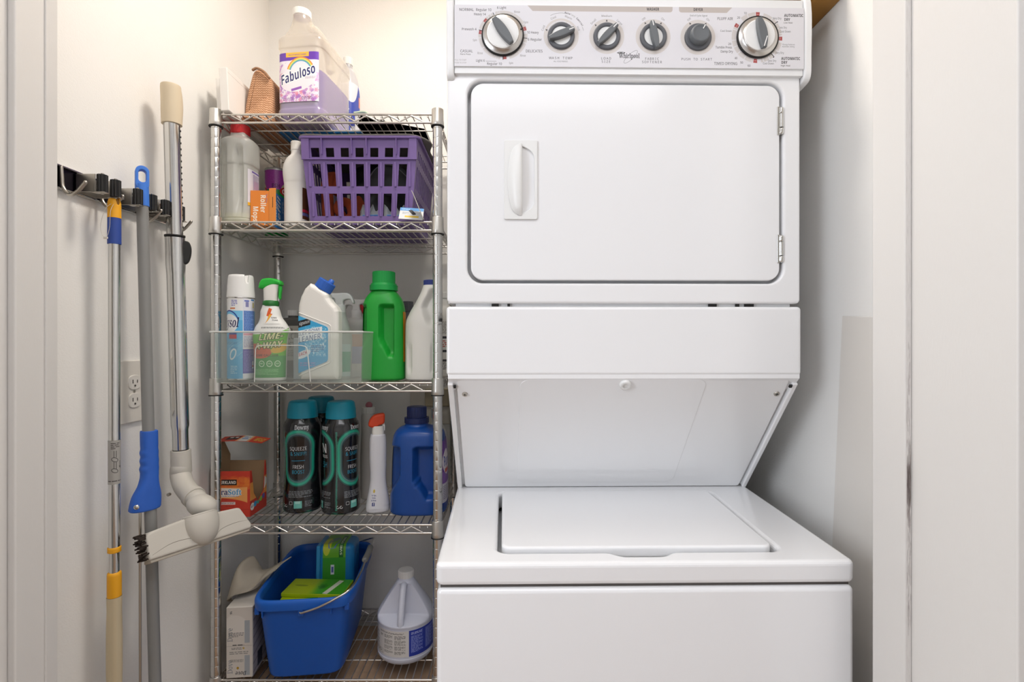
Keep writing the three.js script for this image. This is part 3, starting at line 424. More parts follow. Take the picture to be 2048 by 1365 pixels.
// pole A : chrome extension pole, yellow and blue end, amber grip
{
  const t = thing('extension_pole', 'chrome extension pole with yellow and blue top hanging on the rail', 'pole', [-0.7755, 0, -0.9945]);
  const blue = std(0x2c4a9c, 0.5), yel = std(0xf2ac1c, 0.5), amber = std(0xf0e0bd, 0.35, { transmission: 0.4, thickness: 0 });
  obj('tube', along([0, 0.84, 0], [0, 2, 0], [[0, 0.0094], [0.6, 0.0098]]), M.chrome, t);
  obj('lower_tube', along([0, 0.3, 0], [0, 2, 0], [[0, 0.0082], [0.55, 0.0082]]), M.chrome, t);
  obj('blue_sleeve', along([0, 1.4385, 0], [0, 2, 0], [[0, 0.0102], [0.0005, 0.0112], [0.051, 0.011]]), blue, t);
  const cap = obj('yellow_cap', along([0, 1.4895, 0], [0, 2, 0], [[0, 0.0112], [0.02, 0.0108], [0.0205, 0.0112], [0.0225, 0.0108], [0.024, 0.0112], [0.0255, 0.0108], [0.03, 0.0108], [0.036, 0.0092], [0.0395, 0.006], [0.0405, 0.0001]]), yel, t);
  obj('hang_hole', new THREE.SphereGeometry(0.0062, 20, 14).scale(0.7, 1.5, 0.7).translate(0.0066, 1.519, 0.0022), std(0x8a5a08, 0.7), cap);
  const lab = canvasTex(128, 256, (c, w, h) => { c.fillStyle = '#a9a6a1'; c.fillRect(0, 0, w, h); fine(c, 40, 14, 50, 40, 4, '#5a5754'); c.strokeStyle = '#3b3a3a'; c.lineWidth = 3; c.beginPath(); c.moveTo(58, 60); c.lineTo(58, 100); c.moveTo(70, 60); c.lineTo(70, 100); c.stroke(); for (const y of [112, 176]) { c.beginPath(); c.ellipse(62, y, 18, 11, 0.4, 0, 7); c.stroke(); } c.beginPath(); c.moveTo(58, 124); c.lineTo(58, 166); c.moveTo(70, 124); c.lineTo(70, 166); c.moveTo(94, 120); c.lineTo(94, 160); c.moveTo(88, 150); c.lineTo(94, 162); c.lineTo(100, 150); c.stroke(); fine(c, 20, 234, 90, 10, 1, '#4a4847'); });
  obj('instruction_label', new THREE.CylinderGeometry(0.0101, 0.0101, 0.085, 28, 1, true, Math.PI * -0.35, Math.PI * 1.2).translate(0, 1.0145, 0), decal(lab, 0.5), t);
  obj('yellow_ring', along([0, 0.838, 0], [0, 2, 0], [[0, 0.0096], [0.001, 0.0112], [0.004, 0.0112], [0.005, 0.0108], [0.006, 0.0112], [0.01, 0.0112], [0.011, 0.0096]]), yel, t);
  obj('yellow_collar', along([0, 0.7515, 0], [0, 2, 0], [[0, 0.0108], [0.001, 0.0118], [0.042, 0.0118], [0.047, 0.0112], [0.048, 0.0082]]), yel, t);
  obj('amber_grip', along([0, 0.28, 0], [0, 2, 0], [[0, 0.0001], [0.004, 0.011], [0.1, 0.0132], [0.17, 0.0132], [0.215, 0.0118], [0.27, 0.0118], [0.33, 0.0132], [0.4, 0.0132], [0.445, 0.0122], [0.472, 0.0126]]), amber, t);
  obj('string_tag', [tube([[0.006, 1.52, 0.006], [-0.004, 1.505, 0.016], [-0.014, 1.475, 0.0155], [-0.012, 1.455, 0.015], [-0.002, 1.45, 0.0165], [0.003, 1.47, 0.0155], [0.004, 1.5, 0.0145], [0.006, 1.52, 0.0065]], 0.0004, 40, 5), rbox(0.008, 0.004, 0.002, 0.0006, -0.003, 1.448, 0.0175)], std(0xdcd6cc, 0.5), t);
}
// pole B : grey pole with a blue hanging end and a blue sliding grip
{
  const a = [-0.7775, 1.612, -1.07], b = [-0.744, 0.02, -1.082];
  const t = thing('grey_pole', 'grey pole with blue hanging end and blue sliding grip', 'pole', [a[0], 0, a[2]]);
  const A = [0, 0, 0], f = y => (1.612 - y) / (1.612 - 0.02), at = y => [(b[0] - a[0]) * f(y), y, (b[2] - a[2]) * f(y)];
  const blue = std(0x3f7fe0, 0.5), blue2 = std(0x2a62c4, 0.5), grey = std(0x8b8b89, 0.4);
  obj('pole', along(at(0.02), at(1.56), [[0, 0.0001], [0.001, 0.0115], [1.53, 0.0108]]), grey, t);
  // hanging end with a slot
  const top = at(1.54);
  const end = obj('hanging_end', [along(at(1.533), at(1.62), [[0, 0.0112], [0.0005, 0.0122], [0.028, 0.0122], [0.0285, 0.0117], [0.0295, 0.0122], [0.045, 0.0122]]), (() => { const s = rrShape(0.0238, 0.05, 0.0118, 0, 0.025); s.holes.push(rrShape(0.0135, 0.026, 0.0066, 0, 0.0285, THREE.Path)); return extr(s, 0.0175, 0.0014, 3).translate(0, 0, -0.00875).rotateY(0.72).translate(at(1.57)[0], 1.5665, at(1.57)[2]); })()], blue, t);
  // sliding grip: finger grooves in front, flared foot
  const y0 = 0.8955, S = []; const steps = [[0, .0155, .022, -.004, .008], [.004, .017, .029, -.003, .009], [.03, .016, .0265, -.002, .006], [.05, .0148, .0195, 0, .003], [.068, .0143, .0162, 0, .001], [.078, .0138, .0162, 0, .0005], [.086, .0138, .0172, 0, .001], [.094, .0138, .0158, 0, 0], [.103, .0138, .0168, 0, .0005], [.111, .0138, .0155, 0, 0], [.12, .0138, .0165, 0, .0005], [.128, .0138, .0152, 0, 0], [.14, .0138, .0156, 0, 0], [.163, .0142, .0154, 0, 0], [.1655, .0135, .0148, 0, 0]];
  for (const [dy, hx, hz, cx, cz] of steps) S.push([y0 + dy, hx, hz, at(y0 + dy)[0] + cx, at(y0 + dy)[2] + cz, 2.5]);
  const gg = loft(S, { seg: 40, sub: 3 }); const ctr = at(y0); gg.translate(-ctr[0], 0, -ctr[2]).rotateY(-0.55).translate(ctr[0], 0, ctr[2]);
  const gp = obj('sliding_grip', gg, blue2, t);
  obj('grip_screw', new THREE.SphereGeometry(0.0052, 18, 12).scale(1, 1, 0.5).rotateY(0.5).translate(ctr[0] - 0.007, y0 + 0.0135, ctr[2] + 0.0305), M.chrome, gp);
  obj('steel_rod', [rod([ctr[0] - 0.012, 0.03, ctr[2] + 0.012], [ctr[0] - 0.009, y0 + 0.01, ctr[2] + 0.018], 0.0026, 10)], M.steel, t);
}
// vacuum wand with floor head
{
  const a = [-0.7665, 1.827, -1.145], b = [-0.7665, 1.0, -1.18];
  const t = thing('vacuum_wand', 'chrome vacuum wand with cream handle end and grey floor head', 'vacuum wand', [a[0], 0, a[2]]);
  const at = y => [(b[0] - a[0]) * (a[1] - y) / (a[1] - b[1]), y, (b[2] - a[2]) * (a[1] - y) / (a[1] - b[1])];
  const cream = std(0xd8c8ac, 0.55), grey = std(0xc6c1b7, 0.5), P = (y0, y1, st) => along(at(y0), at(y1), st);
  obj('handle_end', loft([[1.738, .0205, .0195, 0, at(1.738)[2], 2], [1.742, .0205, .0198, 0, at(1.74)[2]], [1.775, .0212, .0222, 0, at(1.77)[2] - .002], [1.8, .0208, .022, 0, at(1.8)[2] - .002], [1.818, .0202, .0198, 0, at(1.82)[2]], [1.824, .0195, .019, 0, at(1.82)[2]], [1.822, .017, .0165, 0, at(1.82)[2]], [1.79, .016, .016, 0, at(1.8)[2]]], { seg: 36 }), cream, t);
  obj('upper_tube', P(1.49, 1.74, [[0, 0.0162], [0.26, 0.0162]]), M.chrome, t);
  obj('seal_ring', P(1.486, 1.5, [[0, 0.0162], [0.0005, 0.0206], [0.0045, 0.0206], [0.005, 0.0162]]), M.rubber, t);
  obj('lower_tube', P(1.0, 1.5, [[0, 0.0162], [0.045, 0.0162], [0.055, 0.0182], [0.4, 0.0182], [0.425, 0.0196], [0.485, 0.0196], [0.486, 0.016]]), M.chrome, t);
  const bt = obj('release_button', extr(smoothShape([[0, 0.024], [0.008, 0.022], [0.0125, 0.012], [0.012, -0.01], [0.006, -0.026], [-0.004, -0.03], [-0.004, 0.024]], 40), 0.016, 0.003).translate(0, 0, -0.008), M.dark, t); bt.position.set(0.0165, 1.455, at(1.455)[2] - 0.008); bt.rotation.y = 0.5;
  const notch = []; for (let y = 1.51; y < 1.73; y += 0.0135) notch.push(box(0.002, 0.004, 0.0012, 0.0148, y, at(y)[2] - 0.0072)); obj('height_notches', notch, M.dark, t);
  // elbow
  const e0 = at(0.998), el = obj('elbow', [P(0.945, 1.0, [[0, 0.0215], [0.052, 0.0205], [0.053, 0.0162]]), tube([[e0[0], 0.955, e0[2]], [e0[0], 0.94, e0[2]], [0.018, 0.921, -0.018], [0.05, 0.904, 0.004], [0.068, 0.898, 0.015]], 0.0215, 30, 26)], grey, t);
  obj('swivel_ring', rod([0.052, 0.9035, 0.005], [0.062, 0.9, 0.0115], 0.0238, 32), grey, el);
  obj('swivel_ball', new THREE.SphereGeometry(0.0262, 36, 22).scale(1.2, 0.9, 1).rotateZ(-0.3).translate(0.086, 0.889, 0.026), grey, t);
  obj('elbow_screw', cyl(0.0035, 0.0035, 0.006, 0, 0, 0, 12).rotateX(1.57).translate(e0[0] - 0.004, 0.905, e0[2] + 0.035), M.steel, el);
  // floor head: plate in local axes x along, y up, z outwards
  const h = new THREE.Group(); h.name = 'floor_head'; h.position.set(0.087, 0.842, 0.036); h.rotation.set(0, 1.06, 0.0); h.rotation.order = 'YXZ'; t.add(h); h.rotation.set(-0.35, 1.02, 0.0);
  const sh = smoothlessHead(); h.scale.set(0.88, 1.08, 1);
  function smoothlessHead() { const s = new THREE.Shape(); s.moveTo(-0.117, -0.03); s.lineTo(0.112, -0.03); s.quadraticCurveTo(0.118, -0.029, 0.117, -0.02); s.lineTo(0.098, 0.014); s.quadraticCurveTo(0.096, 0.018, 0.088, 0.019); s.lineTo(-0.04, 0.026); s.lineTo(-0.108, 0.02); s.quadraticCurveTo(-0.122, 0.018, -0.122, 0.008); s.lineTo(-0.122, -0.022); s.quadraticCurveTo(-0.122, -0.03, -0.117, -0.03); return s; }
  obj('head_shell', extr(sh, 0.034, 0.004, 3).translate(0, 0, -0.017), grey, h);
  obj('head_seam', [tube([[-0.115, -0.022, 0.0166], [-0.075, -0.012, 0.0168], [-0.035, -0.013, 0.0168], [-0.012, -0.021, 0.0167], [0.01, -0.026, 0.0164]], 0.0006, 30, 5), tube([[0.022, -0.026, 0.0164], [0.04, -0.014, 0.0168], [0.075, -0.01, 0.0168], [0.11, -0.012, 0.0165]], 0.0006, 24, 5)], std(0x8d877c, 0.7), h);
  obj('head_dome', [new THREE.SphereGeometry(0.04, 44, 24, 0, Math.PI * 2, Math.PI * 0.4, Math.PI * 0.6).scale(1, 1.15, 0.72).translate(0, 0.012, 0.012), new THREE.TorusGeometry(0.0365, 0.0022, 8, 44).rotateX(Math.PI / 2).scale(1, 1, 0.72).translate(0, 0.0265, 0.012)], grey, h);
  obj('head_base', rbox(0.232, 0.006, 0.03, 0.002, -0.003, -0.0325, -0.002), std(0xb3aa9c, 0.6), h);
  const br = []; for (let i = 0; i < 60; i++) { const z = -0.017 + 0.034 * rnd(), y = -0.028 + 0.048 * rnd(); br.push(rod([-0.12, y, z], [-0.1315 - 0.004 * rnd(), y + 0.004 * (rnd() - 0.5), z + 0.003 * (rnd() - 0.5)], 0.0015, 5)); }
  const brush = obj('brush', br, std(0x2c221b, 0.9), h); brush.userData.kind = 'stuff';
}
// wall outlet
{
  const o = thing('wall_outlet', 'white double wall outlet on the left wall behind the poles', 'outlet', [XL, 1.1415, -1.1]);
  obj('cover_plate', rbox(0.006, 0.134, 0.084, 0.0025, 0.003, 0, 0), std(0xe8e3da, 0.4), o);
  for (const s of [1, -1]) { const f = obj('socket', extr(smoothShape([[-.0165, -.009], [-.0165, .009], [-.009, .0145], [.009, .0145], [.0165, .009], [.0165, -.009], [.009, -.0145], [-.009, -.0145]], 40), 0.003, 0.0008).rotateY(Math.PI / 2).translate(0.005, s * 0.0195, 0), std(0xeae6df, 0.4), o); obj('slot', [box(0.0012, 0.008, 0.0016, 0.0082, s * 0.0195 + 0.002, 0.0065), box(0.0012, 0.0065, 0.0016, 0.0082, s * 0.0195 + 0.002, -0.0065), cyl(0.0022, 0.0022, 0.0012, 0, 0, 0, 12).rotateZ(1.57).translate(0.0082, s * 0.0195 - 0.0072, 0)], std(0x4a4642, 0.8), f); }
  obj('plate_screw', cyl(0.003, 0.003, 0.0015, 0, 0, 0, 14).rotateZ(1.57).translate(0.0062, 0, 0), M.steel, o);
}

// ---------------------------------------------------------------- shared bottle materials
const frosted = (color, tr = 0.6, rough = 0.3) => std(color, rough, { transmission: tr, thickness: 0, side: THREE.DoubleSide });
const W1 = std(0xeeece6, 0.38), W2 = std(0xe4e2dd, 0.45);
// screw cap with ribs
function ribCap(r, h, ribs = 36, top = 0.002, deep = 0.0006) {
  const pts = []; for (let i = 0; i < ribs * 2; i++) { const a = i / (ribs * 2) * Math.PI * 2, q = i % 2 ? r - deep : r; pts.push([q * Math.cos(a), q * Math.sin(a)]); }
  return extr(poly(pts), h, top, 2).rotateX(-Math.PI / 2);
}

// ================================================================ top shelf
{
  const y = TOPS[0] + 0.0028;
  const wt = std(0xf0ede8, 0.5);
  for (const [x, z, L, hh, tl, lab, dz] of [[-0.7755, -1.36, 0.24, 0.108, 0.045, 'slim white box standing on edge nearest the left wall', 0], [-0.7405, -1.315, 0.3, 0.112, 0.05, 'slim white box standing on edge beside the tan mat', 0]]) {
    const b = thing('slim_white_box', lab, 'box', [x, y + 0.0006, z - L / 2], 0, 'slim white boxes on the top shelf'); b.rotation.z = tl;
    obj('box_body', rbox(0.0215, hh, L, 0.002, 0, hh / 2, 0), wt, b); obj('lid_line', box(0.0219, 0.0006, L - 0.004, 0, hh - 0.012, 0), std(0xcfcac4, 0.6), b);
  }
  // rolled tan mat
  const knit = canvasTex(512, 512, (c, w, h) => { c.fillStyle = '#b9865f'; c.fillRect(0, 0, w, h); c.lineWidth = 6; for (let r = 0; r < 32; r++) for (let k = 0; k < 33; k++) { const x = k * 16, yy = r * 16 + (k % 2) * 2; const v = rnd() * 18; c.strokeStyle = `rgb(${206 + v},${160 + v},${126 + v})`; c.beginPath(); c.moveTo(x - 8, yy + 4); c.lineTo(x, yy - 4); c.lineTo(x + 8, yy + 4); c.stroke(); c.strokeStyle = 'rgba(120,78,50,.55)'; c.lineWidth = 2; c.beginPath(); c.moveTo(x - 8, yy + 10); c.lineTo(x, yy + 2); c.lineTo(x + 8, yy + 10); c.stroke(); c.lineWidth = 6; } });
  knit.wrapS = knit.wrapT = THREE.RepeatWrapping; knit.repeat.set(5, 5); const kb = knit.clone(); kb.colorSpace = THREE.NoColorSpace;
  const mt = new THREE.MeshPhysicalMaterial({ map: knit, bumpMap: kb, bumpScale: 0.0015, roughness: 0.9 });
  const m = thing('rolled_mat', 'tan knitted mat rolled up beside the purple cleaner jug', 'mat', [-0.682, TOPS[0], -1.39]);
  const A = smoothShape([[-0.048, 0.008], [-0.05, 0.03], [-0.045, 0.07], [-0.036, 0.11], [-0.026, 0.143], [-0.018, 0.1515], [-0.006, 0.151], [0.008, 0.142], [0.024, 0.124], [0.03, 0.1], [0.032, 0.05], [0.028, 0.004], [0, 0.002]], 80);
  obj('mat_roll', uvBox(extr(A, 0.25, 0.012, 5).translate(0, 0, -0.25)), mt, m);
  const f = []; for (let i = 0; i <= 5; i++) { const t = i / 5; f.push([[-0.047, 0.004 + 0.004 * t, 0.012 - 0.02 * t], [-0.05 + 0.014 * t, 0.016 + 0.012 * t, 0.016 - 0.008 * t], [-0.028 + 0.012 * t, 0.008 + 0.032 * t, 0.024 - 0.012 * t], [0.0, 0.006 + 0.052 * t, 0.022 - 0.01 * t], [0.018, 0.004 + 0.066 * t, 0.016 - 0.01 * t], [0.03, 0.004 + 0.078 * t, 0.004 - 0.008 * t]]); }
  obj('mat_fold', uvBox(sheet(f, 26, 14, 0.008)), mt, m);
  obj('mat_hem', tube([[-0.022, 0.146, 0.004], [-0.01, 0.149, 0.006], [0.008, 0.14, 0.006], [0.022, 0.124, 0.004]], 0.0035, 26, 8), mt, m);
  // blue flat package and dark sheet lying on the wires
  const bp = thing('blue_package', 'flat blue package lying under the back of the purple cleaner jug', 'package', [-0.545, TOPS[0], -1.55]);
  obj('sleeve', rbox(0.235, 0.0026, 0.21, 0.001, 0, 0.0014, 0), std(0x1a78c4, 0.4), bp); obj('white_stripe', box(0.235, 0.0004, 0.02, 0, 0.0029, 0.085), std(0xdfe6ee, 0.5), bp);
  const ds = obj('dark_cloth', extr(poly([[-0.1, -0.1], [-0.1, 0.035], [-0.075, 0.095], [-0.02, 0.06], [0.08, 0.01], [0.08, -0.1]]), 0.004, 0.001).rotateX(-Math.PI / 2), std(0x58585c, 0.85), scene);
  ds.geometry.scale(1, 1, -1); ds.geometry.index || 0; ds.position.set(-0.325, TOPS[0] + 0.0002, -1.44); tag(ds, 'flat dark grey cloth lying on the top shelf above the basket', 'cloth');
}
// purple cleaner jug
{
  const S = [[0.0, .056, .086], [0.006, .064, .096], [0.016, .0675, .1], [0.03, .0665, .099], [0.04, .0645, .097], [0.19, .0645, .097], [0.2, .067, .1], [0.222, .067, .1], [0.236, .062, .094, 0, 0], [0.262, .044, .07, -.006, .016], [0.285, .029, .043, -.01, .04], [0.297, .0235, .026, -.011, .056], [0.302, .0225, .0225, -.011, .058]].map(s => [s[0], s[1], s[2], s[3] || 0, s[4] || 0, s[0] > 0.28 ? 2.2 : s[0] > 0.25 ? 3 : s[0] > 0.23 ? 4.5 : 7]);
  const j = thing('cleaner_jug', 'large translucent jug half full of purple cleaner on the top shelf', 'jug', [-0.5645, TOPS[0] + 0.0034, -1.47], -0.115);
  obj('jug_body', loft(S, { seg: 64, sub: 4 }), std(0xf8f4ec, 0.22, { transmission: 0.74, thickness: 0 }), j);
  const L = S.filter(s => s[0] < 0.15).map(s => [s[0] + 0.0025, s[1] - .0025, s[2] - .0025, 0, 0, s[5]]); L.push([0.138, .0618, .0943, 0, 0, 7]);
  obj('purple_liquid', loft(L, { seg: 48, sub: 3 }), std(0x6a3fc0, 0.25), j);
  obj('jug_handle', tube([[0.0, .288, .028], [.002, .2935, .005], [.003, .291, -.03], [.003, .272, -.062], [.002, .246, -.08], [.002, .228, -.082]], 0.0125, 30, 14), std(0xf2eee6, 0.35, { transmission: 0.5, thickness: 0 }), j);
  const cap = obj('cap', ribCap(0.0245, 0.019, 40), std(0xf5f2ec, 0.45), j); cap.position.set(-.011, .3, .058);
  const lab = canvasTex(768, 800, (c, w, h) => {
    c.fillStyle = '#f3edf6'; c.fillRect(0, 0, w, h); for (let i = 0; i < 420; i++) { const x = rnd() * w, y = 180 + rnd() * 620; if (x > 120 && y < 600 && y > 210 && y > 520 - (x / w) * 240) { if (rnd() < 0.7) continue; } const r = 8 + rnd() * 26, k = rnd(); for (let p = 0; p < 5; p++) { c.fillStyle = k < 0.45 ? `rgba(170,110,200,.55)` : k < 0.75 ? 'rgba(214,150,214,.55)' : k < 0.9 ? 'rgba(245,225,248,.8)' : 'rgba(230,120,160,.5)'; c.beginPath(); c.ellipse(x + r * 0.7 * Math.cos(p * 1.256), y + r * 0.7 * Math.sin(p * 1.256), r * 0.6, r * 0.4, p * 1.256, 0, 7); c.fill(); } c.fillStyle = 'rgba(250,190,90,.7)'; c.beginPath(); c.arc(x, y, r * 0.16, 0, 7); c.fill(); }
    c.fillStyle = '#6d3fb4'; c.fillRect(0, 0, w, 130); c.fillStyle = '#f3edf6'; c.beginPath(); c.ellipse(w * .55, 330, 400, 226, 0, Math.PI, 0); c.fill();
    c.fillStyle = '#f6f1f8'; c.beginPath(); c.ellipse(w * .5, 420, 350, 210, -0.2, 0, 7); c.fill();
    ['#e58b3a', '#f2c24d', '#efe07a', '#7fc48e', '#5a9fd0'].forEach((col, i) => { c.strokeStyle = col; c.lineWidth = 15; c.beginPath(); c.arc(w * .56, 345, 262 - i * 14, Math.PI * 1.1, Math.PI * 1.9); c.stroke(); });
    c.fillStyle = '#f0c04a'; c.fillRect(150, 0, 440, 74); txt(c, 'MULTI-PURPOSE CLEANER', 200, 50, 32, { w: 340, color: '#8a5aa0', bold: 1 });
    c.save(); c.translate(50, 520); c.rotate(-0.26); txt(c, 'Fabuloso', 0, 0, 215, { w: 690, color: '#2c3170', bold: 1, style: 'italic', stroke: '#ffffff', lw: 34 }); c.restore();
    fine(c, 520, 400, 200, 40, 3, '#b9b3c6'); c.fillStyle = '#9a5fc0'; c.save(); c.translate(250, 590); c.rotate(-0.2); c.fillRect(0, 0, 200, 40); c.restore(); fine(c, 90, 730, 220, 50, 3, '#9a7ab0'); fine(c, 450, 720, 200, 60, 3, '#7a5a90');
  });
  obj('front_label', patch(S, 125, 55, 0.05, 0.183, 0.0012), decal(lab, 0.35), j);
}
// bottle behind the jug
{
  const S = [[0, .03, .03], [.004, .034, .034], [.15, .034, .034], [.2, .033, .033], [.235, .024, .024], [.25, .014, .014], [.262, .013, .013]].map(s => [s[0], s[1], s[2], 0, 0, 3]);
  const b = thing('blue_label_bottle', 'pale bottle with a blue label behind the purple cleaner jug', 'bottle', [-0.5275, TOPS[0] + 0.0034, -1.642], -0.25); b.scale.set(0.94, 1.12, 0.94);
  obj('bottle_body', loft(S, { seg: 40 }), std(0xf0f0f4, 0.3, { transmission: 0.6, thickness: 0 }), b); obj('cap', ribCap(0.016, 0.022, 24), W1, b).position.y = 0.26;
  const lab = canvasTex(256, 384, (c, w, h) => { c.fillStyle = '#e6e6f0'; c.fillRect(0, 0, w, h); c.fillStyle = '#3d4fb0'; c.beginPath(); c.moveTo(0, 130); c.quadraticCurveTo(70, 60, 130, 110); c.quadraticCurveTo(180, 130, 215, 0); c.lineTo(256, 60); c.lineTo(256, h); c.lineTo(0, h); c.fill(); c.fillStyle = '#e78a6a'; c.fillRect(220, 60, 36, 60); fine(c, 40, 150, 90, 110, 7, '#cfd4f2'); c.fillStyle = '#e9eaf4'; c.fillRect(40, 280, 70, 104); c.beginPath(); c.arc(160, 270, 26, 0, 7); c.fill(); });
  obj('blue_label', patch(S, 150, -40, .008, .2), decal(lab, .4), b);
}
// pale green sprayer heads further back
{
  const pg = std(0xc3d2bd, 0.5), x = -0.448, z = -1.6;
  const b = thing('green_edged_scraper', 'white scraper with pale green rim behind the jug', 'scraper', [x - 0.002, TOPS[0], z]);
  for (const [dy, s] of [[0.064, 1], [0.0, 0.9]]) {
    const pts = [[-0.04, 0.035], [-0.012, 0.038], [0.002, 0.03], [0.017, -0.002]];
    obj('rim', [tube(pts.map(([a, c]) => [a * s, c * s + dy + 0.02, 0.012]), 0.0042, 24, 8)], pg, b);
    obj('blade', extr(poly([[-0.04, 0.036], [-0.012, 0.038], [0.002, 0.03], [0.016, -0.002], [0.012, -0.018], [-0.04, -0.018]].map(([a, c]) => [a * s, c * s + dy + 0.019])), 0.02, 0.002).translate(0, 0, -0.008), W2, b);
  }
}

// ================================================================ second shelf
{
  // red-capped translucent bottle
  const S = [[0, .034, .034], [.004, .0395, .0395], [.012, .041, .041], [.014, .04, .04], [.018, .041, .041], [.15, .0405, .0405], [.158, .041, .041], [.168, .0435, .0435], [.215, .0435, .0435], [.228, .04, .04], [.236, .03, .03], [.24, .0225, .0225], [.25, .0215, .0215]].map(s => [s[0], s[1], s[2], 0, 0, 3]);
  const dent = p => { const w = ss(0.03, 0.05, p[1]) * (1 - ss(0.19, 0.205, p[1])); const e = Math.abs(p[0] + 0.004); if (p[2] > 0) p[2] -= 0.011 * w * ss(0.012, 0.015, e) * (1 - ss(0.026, 0.032, e)); return p; };
  const b = thing('red_cap_bottle', 'tall translucent bottle with red cap on the second shelf', 'bottle', [-0.742, TOPS[1] + 0.003, -1.3935]);
  obj('bottle_body', loft(S, { seg: 96, sub: 5, deform: dent }), std(0xeeefe9, 0.3, { transmission: 0.5, thickness: 0 }), b);
  obj('yellow_liquid', loft([[.003, .035, .03, 0, -.002, 3], [.006, .037, .031, 0, -.002, 3], [.03, .0375, .031, 0, -.002, 3]], { seg: 40, sub: 3 }), std(0xd6cf7a, 0.4), b);
  obj('cap', ribCap(0.0245, 0.026, 44, 0.003), std(0xc41e25, 0.45), b).position.y = 0.247;
  const lab = canvasTex(128, 320, (c, w, h) => { c.fillStyle = '#e9e6ee'; c.fillRect(0, 0, w, h); c.fillStyle = '#7a68b8'; c.fillRect(30, 8, 90, 14); fine(c, 40, 36, 80, 200, 20, '#8c80b6'); c.fillStyle = '#cbb0d0'; c.fillRect(50, 90, 60, 70); c.fillStyle = '#f0b830'; c.fillRect(0, 292, w, 28); });
  obj('side_label', patch(S, 38, -30, .05, .148, .001), decal(lab, .45), b);
}
{
  // roller mop carton
  const front = canvasTex(256, 424, (c, w, h) => { c.fillStyle = '#f08c34'; c.fillRect(0, 0, w, h); txt(c, 'Roller', 118, 50, 84, { w: 220, color: '#fbf2e6', bold: 1, rot: Math.PI / 2 }); txt(c, 'Mops', 30, 190, 84, { w: 190, color: '#fbf2e6', bold: 1, rot: Math.PI / 2 }); txt(c, 'No-Wax', 176, 40, 30, { w: 110, color: '#7a6aa8', rot: Math.PI / 2 }); c.fillStyle = 'rgba(180,90,30,.6)'; c.fillRect(232, 0, 6, h); });
  const side = canvasTex(384, 424, (c, w, h) => { c.fillStyle = '#1f7cc6'; c.fillRect(0, 0, w, h); c.fillStyle = '#f08c34'; c.beginPath(); c.moveTo(0, 0); c.lineTo(70, 0); c.lineTo(40, h); c.lineTo(0, h); c.fill(); txt(c, 'Universal', 120, 410, 60, { w: 300, color: '#eef3f8', bold: 1, rot: -Math.PI / 2, style: 'italic' }); txt(c, 'Refill', 235, 415, 130, { w: 380, color: '#f4f7fa', bold: 1, rot: -Math.PI / 2, style: 'italic' }); fine(c, 280, 60, 60, 150, 10, '#a9cdea'); c.fillStyle = '#8a6a4a'; c.beginPath(); c.ellipse(330, 350, 34, 26, .5, 0, 7); c.fill(); });
  const t = thing('mop_refill_carton', 'orange and blue roller mop refill carton beside red-capped bottle', 'carton', [-0.675, TOPS[1], -1.412], 0.05);
  obj('carton_body', rbox(0.058, 0.094, 0.084, 0.0012, 0, 0.047, 0), std(0xe88a3a, 0.55), t);
  obj('orange_face', new THREE.PlaneGeometry(0.0575, 0.0935).translate(0, 0.047, 0.0424), decal(front, 0.45), t);
  obj('blue_face', new THREE.PlaneGeometry(0.0835, 0.0935).rotateY(Math.PI / 2).translate(0.0294, 0.047, 0), decal(side, 0.45), t);
  const fl = obj('open_flap', rbox(0.02, 0.1, 0.001, 0.0004, 0.01, 0.05, 0), std(0xef9440, 0.5), t); fl.position.set(0.0205, 0, 0.0432); fl.rotation.y = -0.22;
  obj('flap_slot', box(0.0012, 0.028, 0.0004, 0.011, 0.062, 0.0007), M.dark, fl);
}
{
  // scouring powder can
  const lab = canvasTex(512, 512, (c, w, h) => { c.fillStyle = '#0d8a3c'; c.fillRect(0, 0, w, h); c.fillStyle = '#a63ba6'; c.fillRect(0, 0, w, 150); for (let i = 0; i < 240; i++) { c.fillStyle = `rgba(230,190,235,${.1 + .2 * rnd()})`; c.fillRect(rnd() * w, rnd() * 110, 5, 3); } for (let k = 0; k < 2; k++) { const x = k * 256; c.fillStyle = '#d9d2a0'; c.beginPath(); c.ellipse(x + 135, 150, 70, 62, 0, Math.PI, 0); c.fill(); c.fillStyle = '#c2302e'; c.beginPath(); c.ellipse(x + 135, 160, 80, 40, 0, 0, 7); c.fill(); txt(c, 'Comet', x + 72, 178, 50, { w: 126, color: '#fff', bold: 1 }); txt(c, 'FRESH', x - 40, 140, 44, { w: 100, color: '#5a1860', bold: 1 }); c.fillStyle = '#e0b830'; c.fillRect(x + 90, 230, 120, 5); fine(c, x + 70, 250, 150, 90, 7, '#8ecf9c'); } });
  const t = thing('powder_can', 'green and purple cardboard can behind the refill carton', 'can', [-0.722, TOPS[1], -1.565]);
  obj('can_body', new THREE.CylinderGeometry(0.033, 0.033, 0.206, 40, 1, true).translate(0, 0.104, 0), decal(lab, 0.3), t);
  obj('can_end', [lathe([[0.0001, 0.21], [0.028, 0.21], [0.031, 0.213], [0.034, 0.212], [0.0342, 0.205]], 40), lathe([[0.0342, 0.006], [0.0342, 0.0005], [0.0001, 0.0005]], 40)], std(0xcfcfcf, 0.4, { metalness: 0.6 }), t);
}
